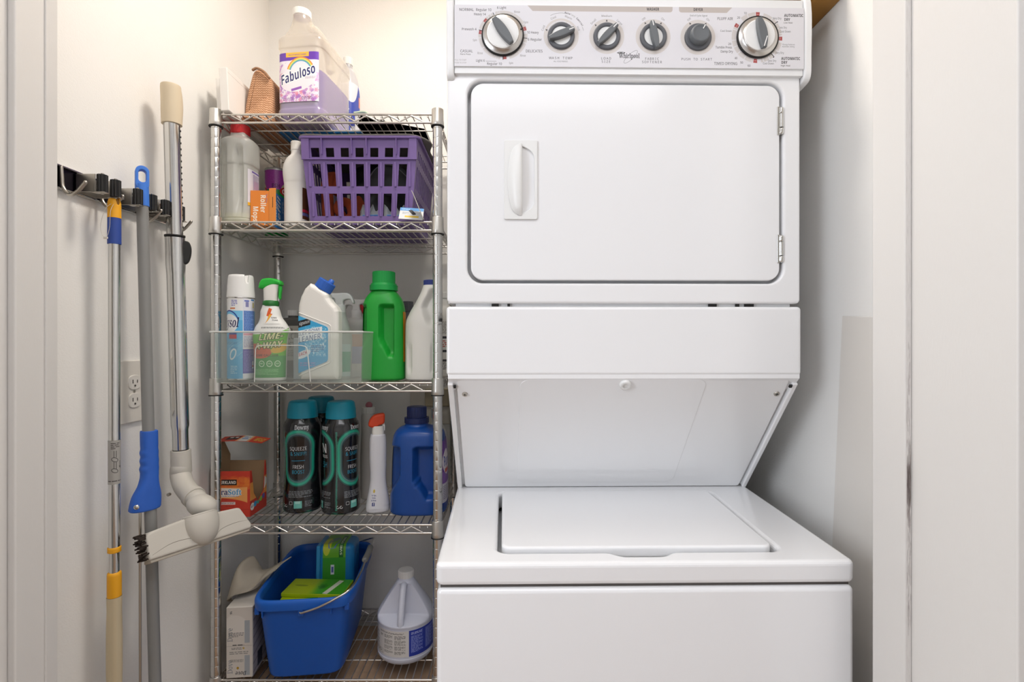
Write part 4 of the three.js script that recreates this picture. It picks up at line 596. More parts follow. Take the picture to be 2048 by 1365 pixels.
{
  // white bottle left of the basket
  const S = [[0, .029, .025], [.004, .0335, .03], [.11, .0335, .03], [.125, .035, .032], [.15, .0375, .034], [.17, .035, .032], [.188, .026, .025], [.2, .0165, .0165], [.21, .0155, .0155], [.212, .0165, .0165], [.234, .0165, .0165], [.2355, .015, .015]].map(s => [s[0], s[1], s[2], 0, 0, s[0] > .19 ? 2 : 2.6]);
  const b = thing('white_bottle', 'plain white bottle with brown label squeezed beside the purple basket', 'bottle', [-0.5915, TOPS[1], -1.4]); b.scale.set(0.9, 1, 0.9);
  obj('bottle_body', loft(S, { seg: 48 }), W1, b);
  const lab = canvasTex(64, 256, (c, w, h) => { c.fillStyle = '#5a3216'; c.fillRect(0, 0, w, h); c.fillStyle = '#c22a44'; c.fillRect(0, 176, w, 22); c.fillStyle = '#6a6aa8'; c.fillRect(0, 204, w, 24); });
  obj('brown_label', patch(S, 42, -30, .02, .105), decal(lab, .5), b);
}
// purple basket
const basket = thing('purple_basket', 'purple slatted plastic basket on the second shelf', 'basket', [-0.4035, TOPS[1], -1.494]);
{
  const pm = std(0x78609d, 0.42), Wt = 0.155, Wb = 0.134, Dt = 0.148, Db = 0.132, H = 0.228;
  const wallShape = (wt, wb, cols, h0) => {
    const x = (y) => wb + (wt - wb) * y / H; const s = poly([[-wb, 0], [wb, 0], [x(H), H], [-x(H), H]]);
    for (const [a, b] of [[0.022, 0.081], [0.1, 0.158], [0.176, 0.2]]) for (let i = 0; i < cols; i++) { const p = (2 * (x(0.11) - 0.014)) / cols, c = -x(0.11) + 0.014 + p * (i + 0.5), w = p * 0.29; const k = y => c * (1 + (y - 0.11) * (wt - wb) / H / x(0.11)); s.holes.push(poly([[k(a) - w, a], [k(a) + w, a], [k(b) + w, b], [k(b) - w, b]], THREE.Path)); }
    return s;
  };
  const ta = Math.atan((Dt - Db) / H), tb = Math.atan((Wt - Wb) / H);
  const front = wallShape(Wt, Wb, 7);
  for (const s of [1, -1]) {
    const w = obj('wall_panel', extr(front, 0.003).translate(0, 0, -0.003), pm, basket); w.position.set(0, 0.001, s * Db); w.rotation.order = 'YXZ'; w.rotation.set(ta, s > 0 ? 0 : Math.PI, 0);
    const ribs = []; for (let i = 0; i < 8; i++) { const x = -0.1301 + i * 0.03718; for (const [a, b] of [[0.02, 0.084], [0.098, 0.162]]) { const k = x * (1 + ((a + b) / 2 - 0.11) * 0.639); ribs.push(rbox(0.0065, b - a, 0.003, 0.001, k, (a + b) / 2, 0.0015)); } }
    obj('rib', ribs, pm, w);
    obj('upper_band', [box(2 * 0.152, 0.0022, 0.005, 0, 0.17, 0.0025), box(0.02, 0.054, 0.003, -0.142, 0.197, 0.003), box(0.02, 0.054, 0.003, 0.142, 0.197, 0.003), ...[-0.0985, -0.0197, 0.0197, 0.0985].map(x => rbox(0.0025, 0.042, 0.007, 0.0008, x, 0.203, 0.0035))], pm, w);
    const sd = obj('side_panel', extr(wallShape(Dt, Db, 12), 0.003).translate(0, 0, -0.003), pm, basket); sd.position.set(s * Wb, 0.001, 0); sd.rotation.order = 'YXZ'; sd.rotation.set(tb, s * Math.PI / 2, 0);
  }
  obj('basket_floor', box(2 * Wb - 0.002, 0.003, 2 * Db - 0.002, 0, 0.0025, 0), pm, basket);
  const rim = rrShape(2 * Wt + 0.014, 2 * Dt + 0.014, 0.016); rim.holes.push(rrShape(2 * Wt - 0.008, 2 * Dt - 0.008, 0.01, 0, 0, THREE.Path));
  obj('rim', extr(rim, 0.007, 0.002, 3).rotateX(-Math.PI / 2).translate(0, H - 0.005, 0), pm, basket);
}
{
  // what lies in the basket
  const o = thing('orange_cloth', 'folded orange fleece cloth inside the purple basket', 'cloth', [-0.474, TOPS[1] + 0.008, -1.43]);
  const fz = noiseTex(128, 0, 255, 5, 0), om = std(0xc8542a, 0.95, { bumpMap: fz, bumpScale: 0.003, sheen: 0.6, sheenRoughness: 0.7, sheenColor: new THREE.Color(0xe08050) });
  obj('cloth_loop', tube([[-0.03, 0.012, 0.028], [-0.033, 0.06, 0.028], [-0.034, 0.115, 0.026], [-0.02, 0.135, 0.014], [-0.012, 0.1, 0.012]], 0.016, 40, 14), om, o);
  obj('cloth_roll', tube([[0.02, 0.013, 0.026], [0.034, 0.03, 0.027], [0.026, 0.058, 0.026], [0.006, 0.064, 0.024], [-0.006, 0.046, 0.026], [0.006, 0.026, 0.026]], 0.0125, 50, 14), om, o);
  obj('cloth_tail', sheet([[[0.03, 0.005, 0.02], [0.05, 0.008, 0.022], [0.072, 0.02, 0.018]], [[0.03, 0.04, 0.02], [0.052, 0.045, 0.028], [0.076, 0.04, 0.02]], [[0.03, 0.08, 0.01], [0.048, 0.085, 0.014], [0.056, 0.08, 0.01]]], 16, 16, 0.01), om, o);
  const bm = std(0x17171a, 0.45), bag = thing('black_bag', 'crumpled black bag filling the purple basket', 'bag', [-0.382, TOPS[1] + 0.006, -1.525]);
  obj('bag_body', loft([[0, .07, .06], [.02, .09, .078], [.1, .094, .082], [.15, .094, .08], [.185, .08, .065], [.195, .05, .04]].map(s => [s[0], s[1], s[2], 0, 0, 2.8]), { seg: 80, sub: 6, deform: p => { const n = Math.sin(p[0] * 90 + p[1] * 60) * 0.004 + Math.sin(p[1] * 120 - p[0] * 50 + p[2] * 40) * 0.003; return [p[0] + n * .5, p[1], p[2] + n]; } }), bm, bag);
  const gc = thing('padded_pouch', 'charcoal padded pouch in the back of the purple basket', 'pouch', [-0.345, TOPS[1] + 0.09, -1.41]);
  obj('pouch_body', new THREE.SphereGeometry(0.045, 32, 20).scale(1.25, 1.0, 0.36).translate(0.005, 0.045, -0.002), std(0x3a3b3e, 0.7), gc);
  obj('pouch_seam', tube([[-0.05, 0.05, 0.004], [-0.02, 0.078, 0.012], [0.02, 0.08, 0.014], [0.058, 0.05, 0.004]], 0.0015, 24, 6), std(0x707174, 0.6), gc);
  const clr = std(0xdde4ea, 0.12, { transmission: 0.55, thickness: 0, side: THREE.DoubleSide }), blu = std(0x5b93dc, 0.4);
  [[-0.385, 'clear wrapped blue pack in the basket, left one'], [-0.32, 'clear wrapped blue pack in the basket, right one']].forEach(([x, lab], i) => {
    const p = thing('wrapped_pack', lab, 'package', [x, TOPS[1] + 0.006, -1.403], i * 0.2 - 0.1, 'wrapped packs in the purple basket');
    for (let k = 0; k < 4; k++) obj('blue_sheet', rbox(0.05, 0.004, 0.03, 0.0015, (k % 2) * 0.002, 0.006 + k * 0.0065, 0), blu, p);
    const C = []; for (let r = 0; r <= 5; r++) { const row = []; for (let c = 0; c <= 7; c++) { const a = c / 7, yy = r / 5; row.push([-0.03 + 0.06 * a, 0.004 + 0.056 * yy * (0.8 + 0.2 * Math.sin(c * 2.1 + i)), 0.019 - 0.016 * yy + 0.005 * (rnd() - 0.5) + 0.004 * Math.sin(c * 1.7)]); } C.push(row); }
    obj('clear_wrap', sheet(C, 35, 25, 0.0004), clr, p);
  });
  // grey mat across the rim
  const g = obj('grey_mat', [extr(smoothShape([[-0.165, -0.14], [-0.168, 0.0], [-0.163, 0.148], [-0.08, 0.153], [0.06, 0.155], [0.14, 0.152], [0.178, 0.1], [0.165, 0.03], [0.16, -0.14]], 70), 0.005, 0.002).rotateX(-Math.PI / 2).scale(1, 1, -1)], std(0x77746f, 0.7), scene);
  g.position.set(-0.4, TOPS[1] + 0.2315, -1.5); tag(g, 'thin grey mat lying across the rim of the purple basket', 'mat');
  const im = g.geometry; im.computeVertexNormals();
  // blister card leaning at the right front of the basket
  const card = canvasTex(256, 256, (c, w, h) => { c.fillStyle = '#cfd3d6'; c.fillRect(0, 0, w, h); c.fillStyle = '#4f92cf'; c.fillRect(0, 0, w, 70); fine(c, 20, 24, 90, 22, 2, '#d7e6f4'); c.fillStyle = '#d9b83a'; c.fillRect(60, 180, 150, 40); fine(c, 30, 100, 70, 50, 5, '#8d9296'); c.save(); c.translate(140, 110); c.rotate(-0.5); c.fillStyle = '#26282b'; rr(c, -22, -70, 44, 120, 16); c.fill(); c.restore(); });
  const k = thing('blister_card', 'small blue and white blister card in front of the basket corner', 'card', [-0.262, TOPS[1] + 0.0036, -1.318]);
  k.rotation.set(-0.72, 0.1, 0.04);
  obj('card_front', rbox(0.062, 0.05, 0.0012, 0.0005, 0, 0.025, 0), std(0xd2d2d0, 0.5), k); obj('card_print', new THREE.PlaneGeometry(0.061, 0.049).translate(0, 0.0252, 0.0008), decal(card, 0.35), k);
  const lf = obj('card_back', rbox(0.0012, 0.075, 0.04, 0.0005, 0.0, 0.036, -0.002), std(0xbdb9b4, 0.5), k); lf.position.set(0.032, 0.004, 0.002); lf.rotation.set(0.85, 0.0, 0.42);
}

// ================================================================ third shelf
// clear bin
{
  const y = TOPS[2] + 0.0031, b = thing('clear_bin', 'clear plastic bin holding spray bottles on the third shelf', 'bin', [-0.5655, y, -1.3385]);
  const pm = std(0xf8faf8, 0.12, { transmission: 0.93, thickness: 0, side: THREE.DoubleSide });
  const top = 0.129, hx = 0.187, hx0 = 0.1825, zf = 0.0475, zf0 = 0.043;
  const wall = (w0, w1) => extr(poly([[-w0, 0], [w0, 0], [w1, top], [-w1, top]]), 0.0016);
  const tz = Math.atan((zf - zf0) / top), tx = Math.atan((hx - hx0) / top);
  for (const s of [1, -1]) {
    const f = obj('bin_wall', wall(hx0, hx), pm, b); f.rotation.order = 'YXZ'; f.rotation.set(tz, s > 0 ? 0 : Math.PI, 0); f.position.z = s * zf0;
    if (s > 0) obj('embossed_frame', tube([[-0.088, 0.003, 0.0016], [-0.084, 0.085, 0.0016], [-0.08, 0.092, 0.0016], [-0.07, 0.0945, 0.0016], [0.03, 0.0945, 0.0016], [0.042, 0.092, 0.0016], [0.047, 0.085, 0.0016], [0.054, 0.003, 0.0016]], 0.0014, 60, 6, false, 0.1), std(0xf2f2ee, 0.3, { transmission: 0.3, thickness: 0 }), f);
    const g = obj('bin_wall', wall(zf0, zf), pm, b); g.rotation.order = 'YXZ'; g.rotation.set(tx, s * Math.PI / 2, 0); g.position.x = s * hx0;
  }
  obj('bin_floor', box(2 * hx0, 0.0016, 2 * zf0, 0, 0.0008, 0), pm, b);
  const rim = [tube([[-hx - 0.01, top, zf + 0.003], [hx + 0.002, top, zf + 0.003]], 0.0024, 4, 8), tube([[-hx, top, -zf], [hx, top, -zf]], 0.002, 4, 8), tube([[hx, top, -zf], [hx, top, zf]], 0.002, 4, 8), tube([[-hx, top, -zf], [-hx, top, zf]], 0.002, 4, 8)];
  obj('rim', rim, std(0xf0f1ee, 0.3, { transmission: 0.35, thickness: 0 }), b);
  // blue-grey pack standing in the bin
  const p = thing('grey_pack', 'blank pale grey pack standing in the clear bin', 'package', [-0.556, y + 0.002, -1.3725]);
  obj('pack_body', rbox(0.062, 0.112, 0.014, 0.004, 0, 0.056, 0), std(0xb6bdc2, 0.5), p);
}
// aerosol
{
  const t = thing('aerosol_can', 'blue and white disinfectant spray can in the clear bin', 'spray can', [-0.7135, TOPS[2] + 0.006, -1.3425], 0.62);
  const lab = canvasTex(1024, 768, (c, w, h) => {
    // front at u = 0.5
    const g = c.createLinearGradient(0, 0, 0, h); c.fillStyle = '#5fb6e6'; c.fillRect(0, 0, w, h); c.fillStyle = '#efefee'; c.fillRect(0, 0, w, 120); c.fillStyle = '#7cc6ec'; c.fillRect(0, 120, w, 90); void g;
    for (let i = 0; i < 90; i++) { c.fillStyle = `rgba(235,246,252,${.1 + .2 * rnd()})`; c.save(); c.translate(250 + rnd() * 240, 420 + rnd() * 160); c.rotate(-0.5); c.fillRect(0, 0, 30 + rnd() * 110, 2 + rnd() * 5); c.restore(); }
    c.fillStyle = '#f4f4f4'; c.beginPath(); c.ellipse(330, 240, 130, 90, 0, 0, 7); c.fill(); c.strokeStyle = '#31439a'; c.lineWidth = 12; c.beginPath(); c.arc(330, 260, 140, Math.PI * 1.15, Math.PI * 1.9); c.stroke(); txt(c, 'Lysol', 222, 275, 120, { w: 240, color: '#27245a', style: 'italic', font: 'serif', bold: 1 }); c.fillStyle = '#c8283a'; c.fillRect(330, 345, 110, 40); c.fillStyle = '#31439a'; c.fillRect(330, 330, 110, 16);
    txt(c, 'Disinfectant', 250, 440, 44, { w: 200, color: '#4a86b8' }); txt(c, 'Spray', 350, 485, 44, { w: 100, color: '#4a86b8' }); fine(c, 370, 20, 80, 60, 4, '#7a7ac0'); c.fillStyle = '#d9783a'; c.fillRect(350, 92, 70, 12);
    c.fillStyle = '#eef6fb'; c.beginPath(); c.ellipse(390, 530, 40, 60, 0.6, 0, 7); c.fill(); c.fillStyle = '#6fbfe8'; c.beginPath(); c.ellipse(392, 530, 24, 44, 0.6, 0, 7); c.fill(); fine(c, 360, 640, 90, 80, 5, '#b9e0f4');
    c.fillStyle = '#e8e8f0'; c.fillRect(512, 0, 180, h); c.fillStyle = '#5a6cc0'; c.fillRect(530, 20, 60, 12); c.fillStyle = '#3d84c6'; c.fillRect(620, 8, 70, 14); c.fillStyle = '#8a8ab8'; c.fillRect(545, 34, 40, 50); c.fillStyle = '#c9c05a'; c.fillRect(650, 40, 26, 50); c.fillStyle = '#7fa4de'; c.fillRect(520, 118, 170, 210); fine(c, 524, 124, 160, 196, 18, '#4566ac'); c.fillStyle = '#e4a0b4'; c.fillRect(520, 332, 170, 22); fine(c, 524, 362, 160, 110, 9, '#9a94c4'); c.fillStyle = '#5d58b0'; c.fillRect(512, 484, 180, 230); fine(c, 522, 500, 150, 200, 14, '#8f8ad0'); c.fillStyle = '#d8d8e8'; c.fillRect(640, 600, 34, 70); c.fillStyle = '#c03a3a'; c.fillRect(640, 640, 34, 14);
  });
  obj('can_body', new THREE.CylinderGeometry(0.0325, 0.0325, 0.21, 48, 1, true, Math.PI, Math.PI * 2).translate(0, 0.109, 0), decal(lab, 0.32), t);
  obj('can_ends', [lathe([[0.0001, 0.001], [0.032, 0.001], [0.0332, 0.003], [0.0325, 0.006]], 40), lathe([[0.0325, 0.213], [0.0334, 0.215], [0.0325, 0.218], [0.024, 0.222]], 40)], M.chrome, t);
  // cap with a notch in its top
  const cap = loft([[0.2165, .0335, .0335], [.22, .0335, .0335], [.262, .0308, .0308], [.272, .0295, .0295], [.2755, .027, .027], [.276, .02, .02]].map(s => [s[0], s[1], s[2], 0, 0, 2]), { seg: 120, sub: 8, deform: p => { const n = ss(0.005, 0.0075, p[0]) * (1 - ss(0.0135, 0.016, p[0])) * ss(-0.02, -0.01, p[2]); return [p[0], p[1] - n * ss(0.25, 0.272, p[1]) * 0.02, p[2]]; } });
  obj('cap', cap, std(0xf2f2f0, 0.4), t);
}
// green and white trigger bottle
{
  const t = thing('lime_spray_bottle', 'white and green spray bottle with green trigger in the clear bin', 'spray bottle', [-0.634, TOPS[2] + 0.006, -1.341], 0.12);
  const S = [[0, .034, .022], [.004, .038, .026], [.05, .039, .027], [.09, .0405, .028], [.115, .043, .028], [.132, .044, .027, .004], [.15, .034, .025, .004], [.165, .0265, .022, .001], [.18, .024, .02, -.001], [.19, .0205, .0185, -.001], [.198, .018, .0175, -.001]].map(s => [s[0], s[1], s[2], s[3] || 0, 0, 2.4]);
  obj('bottle_body', loft(S, { seg: 56 }), std(0xeeeeea, 0.4), t);
  const lab = canvasTex(640, 800, (c, w, h) => { c.fillStyle = '#6cc22e'; c.fillRect(0, 0, w, h); c.fillStyle = '#eeeeea'; c.fillRect(0, 0, w, 40); c.beginPath(); c.ellipse(280, 30, 420, 110, -0.12, 0, 7); c.fill(); fine(c, 200, 40, 360, 26, 2, '#3a3a3a'); c.fillStyle = '#3fa04a'; c.fillRect(0, 470, w, h - 470); c.fillStyle = '#e0643a'; c.beginPath(); c.ellipse(150, 400, 240, 110, 0.1, 0, 7); c.fill(); c.fillStyle = '#e8b73a'; c.beginPath(); c.ellipse(520, 360, 150, 60, -0.3, 0, 7); c.fill(); c.fillStyle = '#3fa04a'; c.fillRect(0, 512, w, 40); c.save(); c.transform(1, -0.1, -0.2, 1, 60, 20); txt(c, 'LIME-', 170, 240, 130, { w: 360, color: '#f3efb4', bold: 1, stroke: '#2c4a1c', lw: 20 }); txt(c, 'A-WAY', 130, 370, 130, { w: 420, color: '#f3efb4', bold: 1, stroke: '#2c4a1c', lw: 20 }); c.restore(); txt(c, 'LIME CALCIUM', 130, 480, 46, { w: 360, color: '#2f2412', bold: 1 }); for (let i = 0; i < 3; i++) { c.fillStyle = '#d8ecd0'; c.beginPath(); c.arc(230 + i * 125, 590, 48, 0, 7); c.fill(); c.fillStyle = '#3fa04a'; c.beginPath(); c.arc(230 + i * 125, 590, 36, 0, 7); c.fill(); fine(c, 205 + i * 125, 578, 50, 24, 2, '#d8ecd0'); } fine(c, 80, 670, 420, 90, 5, '#8fd08c'); });
  obj('front_label', patch(S, 172, 8, .008, .146, .0008), decal(lab, .4), t);
  const bolt = canvasTex(128, 192, (c, w, h) => { c.fillStyle = '#eeeeea'; c.fillRect(0, 0, w, h); c.fillStyle = '#e0602c'; c.beginPath(); c.moveTo(60, 4); c.lineTo(96, 18); c.lineTo(74, 70); c.lineTo(94, 76); c.lineTo(14, 186); c.lineTo(48, 104); c.lineTo(28, 98); c.fill(); c.fillStyle = '#f0bc3a'; c.beginPath(); c.moveTo(60, 80); c.lineTo(84, 84); c.lineTo(16, 184); c.lineTo(50, 106); c.fill(); txt(c, 'TURBO', 70, 130, 26, { w: 56, bold: 1, style: 'italic' }); txt(c, 'FOAM', 74, 158, 26, { w: 50, bold: 1, style: 'italic' }); });
  obj('bolt_mark', patch(S, 110, 50, .147, .19, .0008), decal(bolt, .4), t);
  const gd = std(0x1f6f2c, 0.45), gb = std(0x27b93c, 0.35);
  obj('neck_collar', lathe([[0.019, 0.194], [0.0205, 0.198], [0.0195, 0.207], [0.016, 0.209]], 36), gd, t);
  obj('sprayer_neck', loft([[.206, .0165, .014, 0, 0], [.216, .0165, .0145, 0, 0], [.238, .0185, .0145, .001, 0], [.252, .0215, .014, .001, 0]].map(s => [...s, 3]), { seg: 40 }), W1, t);
  obj('sprayer_hood', extr(smoothShape([[-.027, .241], [-.0265, .25], [-.02, .2635], [-.006, .2675], [.01, .2665], [.027, .26], [.0285, .25], [.018, .25], [.006, .2475], [-.008, .2415], [-.018, .239]], 60), 0.03, 0.006, 4).translate(0, 0, -0.015), gb, t);
  obj('trigger', extr(smoothShape([[.02, .25], [.027, .248], [.026, .225], [.0245, .212], [.021, .214], [.0205, .235]], 30), 0.012, 0.002).translate(0, 0, -0.006), gb, t);
}
// toilet bowl cleaner
{
  const t = thing('toilet_cleaner', 'white bent-neck toilet bowl cleaner bottle with blue cap', 'bottle', [-0.5, TOPS[2] + 0.006, -1.337], 0.05);
  const out = [[-0.046, 0.004], [-0.049, 0.012], [-0.05, 0.16], [-0.0525, 0.178], [-0.0515, 0.196], [-0.046, 0.217], [-0.036, 0.238], [-0.022, 0.2525], [-0.0045, 0.244], [0.012, 0.233], [0.0225, 0.224], [0.0245, 0.215], [0.033, 0.203], [0.044, 0.192], [0.0495, 0.18], [0.05, 0.16], [0.05, 0.012], [0.047, 0.003]];
  obj('bottle_body', extr(poly(out), 0.05, 0.012, 5).translate(0, 0, -0.025), W1, t);
  const cap = new THREE.Group(); cap.name = 'cap'; cap.position.set(0.0025, 0.2365, 0); cap.rotation.z = -0.57; t.add(cap); const bl = std(0x2f66c4, 0.42);
  obj('cap_skirt', [ribCap(0.0228, 0.026, 40)], bl, cap).position.y = 0.001; obj('nozzle', lathe([[0.008, 0.026], [0.0075, 0.03], [0.0055, 0.037], [0.0001, 0.0375]], 20).translate(0.008, 0, 0), bl, cap);
  const lab = canvasTex(448, 640, (c, w, h) => { c.clearRect(0, 0, w, h); c.fillStyle = '#3fa9dc'; c.fillRect(0, 0, w, h); for (let i = 0; i < 500; i++) { c.fillStyle = `rgba(235,246,252,${.15 + .4 * rnd()})`; c.beginPath(); c.ellipse(100 + rnd() * 320, 120 + rnd() * 330, 3 + rnd() * 16, 2 + rnd() * 8, rnd() * 3, 0, 7); c.fill(); } c.fillStyle = '#eef4f8'; c.save(); c.transform(1, -0.14, 0, 1, 0, 40); c.fillRect(0, 130, 360, 130); txt(c, 'TOILET BOWL', -90, 186, 66, { w: 430, color: '#1c4a86' }); txt(c, 'CLEANER', -60, 262, 84, { w: 400, color: '#1c4a86' }); c.restore(); c.save(); c.transform(1, -0.2, 0, 1, 0, 20); c.fillStyle = '#15181c'; c.fillRect(0, 40, 180, 76); txt(c, 'signature', 10, 92, 50, { w: 160, color: '#f2f2f2', style: 'italic', font: 'serif' }); c.restore(); c.fillStyle = '#e9eef4'; c.beginPath(); c.ellipse(70, 430, 120, 40, -0.3, 0, 7); c.fill(); txt(c, 'BLEACH', -50, 470, 50, { w: 190, color: '#c85a6a', bold: 1, rot: -0.25 }); fine(c, 190, 330, 200, 80, 4, '#5a83b0'); fine(c, 20, 520, 260, 50, 2, '#9a9ad0'); });
  const ls = new THREE.Shape(); ls.moveTo(-0.0495, 0.02); ls.lineTo(0.02, 0.049); ls.quadraticCurveTo(0.025, 0.052, 0.025, 0.058); ls.lineTo(0.025, 0.132); ls.quadraticCurveTo(0.025, 0.138, 0.019, 0.141); ls.lineTo(-0.0495, 0.168); ls.closePath();
  const lg = extr(ls, 0.0012); const p = lg.attributes.position, u = lg.attributes.uv; for (let i = 0; i < p.count; i++) u.setXY(i, (p.getX(i) + 0.0495) / 0.0745, (p.getY(i) - 0.02) / 0.148);
  obj('front_label', lg.translate(0, 0, 0.0247), decal(lab, .4), t);
  obj('label_bead', tube([[-0.048, 0.014, 0.025], [0.024, 0.0445, 0.025], [0.031, 0.052, 0.025], [0.032, 0.138, 0.025], [0.026, 0.146, 0.025], [-0.048, 0.175, 0.025]], 0.0013, 60, 6, false, 0.15), W1, t);
}
// trigger sprayers behind
function sprayer(name, label, pos, turn, S, bodyM, headM, trigM, tipM, s = 1) {
  const t = thing(name, label, 'spray bottle', pos, turn); const top = S[S.length - 1][0];
  obj('bottle_body', loft(S, { seg: 44 }), bodyM, t);
  obj('neck_collar', lathe([[0.0165, top - 0.004], [0.0165, top + 0.02], [0.012, top + 0.022]].map(p => p), 30), headM, t);
  const y = top + 0.02;
  obj('sprayer_head', extr(smoothShape([[-.0345, y + .022], [-.034, y + .0325], [-.01, y + .034], [.026, y + .034], [.037, y + .022], [.041, y + .006], [.036, y + .006], [.03, y + .016], [.012, y + .013], [.011, y - .004], [-.011, y - .004], [-.012, y + .016], [-.02, y + .02]], 80), 0.02, 0.004, 3).translate(0, 0, -0.01), headM, t);
  obj('nozzle', rbox(0.009, 0.013, 0.014, 0.002, -0.0385, y + 0.027, 0), tipM, t);
  obj('trigger', extr(smoothShape([[-.012, y + .018], [-.02, y + .016], [-.027, y - .004], [-.034, y - .02], [-.029, y - .021], [-.019, y - .008]], 40), 0.011, 0.002).translate(0, 0, -0.0055), trigM, t);
  return t;
}
{
  const S1 = [[0, .028, .022], [.004, .032, .026], [.1, .034, .027], [.13, .032, .025], [.155, .026, .022], [.178, .019, .018], [.19, .0165, .0165]].map(s => [...s, 0, 0, 2.3]);
  const cl = std(0xdde6df, 0.3, { transmission: 0.4, thickness: 0 });
  const t = sprayer('clear_spray_bottle', 'pale translucent spray bottle behind the toilet cleaner bottle', [-0.489, TOPS[2], -1.447], 0.1, S1, cl, std(0xdfe2df, 0.4), std(0xd8dcd8, 0.4), std(0xe6e6e2, 0.4));
  const lab = canvasTex(128, 256, (c, w, h) => { c.fillStyle = '#cfe6ea'; c.fillRect(0, 0, w, h); c.fillStyle = '#5aa6d0'; c.fillRect(0, 130, w, 60); c.fillStyle = '#4ab48c'; c.fillRect(64, 60, 64, 160); c.fillStyle = '#2a5a9c'; c.fillRect(30, 20, 12, 80); });
  obj('teal_label', patch(S1, 120, 20, .01, .1), decal(lab, .4), t);
  const S2 = [[0, .028, .022], [.004, .033, .026], [.09, .034, .027], [.12, .034, .027], [.14, .03, .024], [.155, .033, .026], [.17, .031, .024], [.178, .019, .018], [.182, .0165, .0165]].map(s => [...s, 0, 0, 2.6]);
  const t2 = sprayer('red_trigger_bottle', 'white spray bottle with red trigger behind the green detergent', [-0.476, TOPS[2], -1.565], Math.PI - 0.1, S2, W2, std(0xe6e3e0, 0.4), std(0xb81e26, 0.4), std(0xc02028, 0.4));
  const lab2 = canvasTex(64, 128, (c, w, h) => { c.fillStyle = '#efe9e4'; c.fillRect(0, 0, w, h); c.fillStyle = '#e39a6a'; c.fillRect(0, 0, w, 44); c.fillStyle = '#a3a0d0'; c.fillRect(0, 44, w, 60); });
  obj('side_label', patch(S2, -40, -140, .02, .13), decal(lab2, .4), t2);
}
{
  // grey rust remover jug and small dark bottle
  const g = std(0x55544f, 0.5), t = thing('grey_jug', 'dark grey flat jug with white cap behind the lime spray bottle', 'jug', [-0.6625, TOPS[2], -1.575]);
  const S = [[0, .04, .026], [.004, .045, .03], [.165, .045, .03], [.176, .042, .028], [.18, .034, .024]].map(s => [...s, 0, 0, 5]);
  obj('jug_body', [loft(S, { seg: 48 }), cyl(0.015, 0.016, 0.014, -0.012, 0.183, 0, 28)], g, t);
  obj('cap', ribCap(0.0172, 0.018, 28), std(0xd8d5d0, 0.5), t).position.set(-0.012, 0.186, 0);
  obj('jug_handle', tube([[0.012, 0.176, 0], [0.022, 0.192, 0], [0.036, 0.195, 0], [0.043, 0.18, 0], [0.044, 0.15, 0]], 0.008, 24, 10), g, t);
  const lab = canvasTex(256, 256, (c, w, h) => { c.fillStyle = '#b5b1a6'; c.fillRect(0, 0, w, h); txt(c, 'LIME &', 70, 40, 30, { w: 60, bold: 1 }); txt(c, 'CALCIUM', 20, 100, 64, { w: 222, color: '#1f1f1f', bold: 1 }); txt(c, 'RUST', 30, 160, 56, { w: 120, bold: 1 }); fine(c, 20, 180, 200, 50, 4, '#6a675f'); });
  obj('front_label', patch(S, 155, 40, .05, .155), decal(lab, .5), t);
  const b = thing('charcoal_bottle', 'charcoal bottle behind the green and white detergent jugs', 'bottle', [-0.3215, TOPS[2], -1.575]);
  obj('bottle_body', lathe([[0.0001, 0], [0.024, 0], [0.026, 0.004], [0.026, 0.17], [0.02, 0.19], [0.014, 0.2]], 32), std(0x55565a, 0.5), b); obj('cap', ribCap(0.0165, 0.032, 26), std(0x606166, 0.5), b).position.y = 0.199;
}
// jugs whose back, with a grip ridge between two hollows, faces the camera
function ridge(p, o) { // o: x0 x1 ridge edges, y0 y1 hollow, depth, xr outer limit
  if (p[2] <= 0) return p; const y = p[1]; const flare = o.flare * (1 - ss(o.y0, o.y0 + o.fh, y));
  const w = ss(o.y0, o.y0 + 0.012, y) * (1 - ss(o.y1 - 0.012, o.y1, y)); const r = ss(o.x1 + flare, o.x1 + flare + 0.007, p[0]) * (1 - ss(o.xr - 0.006, o.xr, p[0])), l = ss(-o.x0 + flare, -o.x0 + flare + 0.007, -p[0]) * (1 - ss(-o.xl - 0.006, -o.xl, -p[0]));
  p[2] -= o.depth * w * Math.max(r, l); return p;
}
{
  const t = thing('green_detergent', 'bright green detergent bottle with grip ridge on the third shelf', 'bottle', [-0.36, TOPS[2], -1.433]); t.scale.setScalar(1.028);
  const gm = std(0x1fa83a, 0.38), S = [[0, .051, .034], [.003, .056, .039], [.01, .0585, .041], [.06, .0585, .041], [.17, .0575, .04], [.2, .055, .039], [.222, .048, .036], [.238, .036, .031], [.243, .03, .029]].map(s => [...s, 0, 0, s[0] > .23 ? 2.1 : s[0] > 0.21 ? 2.4 : 2.8]);
  obj('bottle_body', loft(S, { seg: 220, sub: 16, deform: p => ridge(p, { x0: -0.037, x1: -0.004, xl: -0.075, xr: 0.037, y0: 0.062, y1: 0.206, depth: 0.021, flare: 0.022, fh: 0.06 }) }), gm, t);
  obj('cap', [ribCap(0.0305, 0.046, 60, 0.003, 0.0004), cyl(0.0375, 0.0375, 0.014, 0, 0.001, 0, 40), cyl(0.0335, 0.036, 0.006, 0, 0.0105, 0, 40)], std(0x13a74a, 0.35), t).position.y = 0.249;
  const lab = canvasTex(64, 256, (c, w, h) => { c.fillStyle = '#d9920f'; c.fillRect(0, 0, w, h); c.fillStyle = '#2a4a1c'; c.fillRect(20, 90, 40, 120); });
  obj('gold_label', patch(S, 18, -60, .05, .185, .001), decal(lab, .4), t);
}
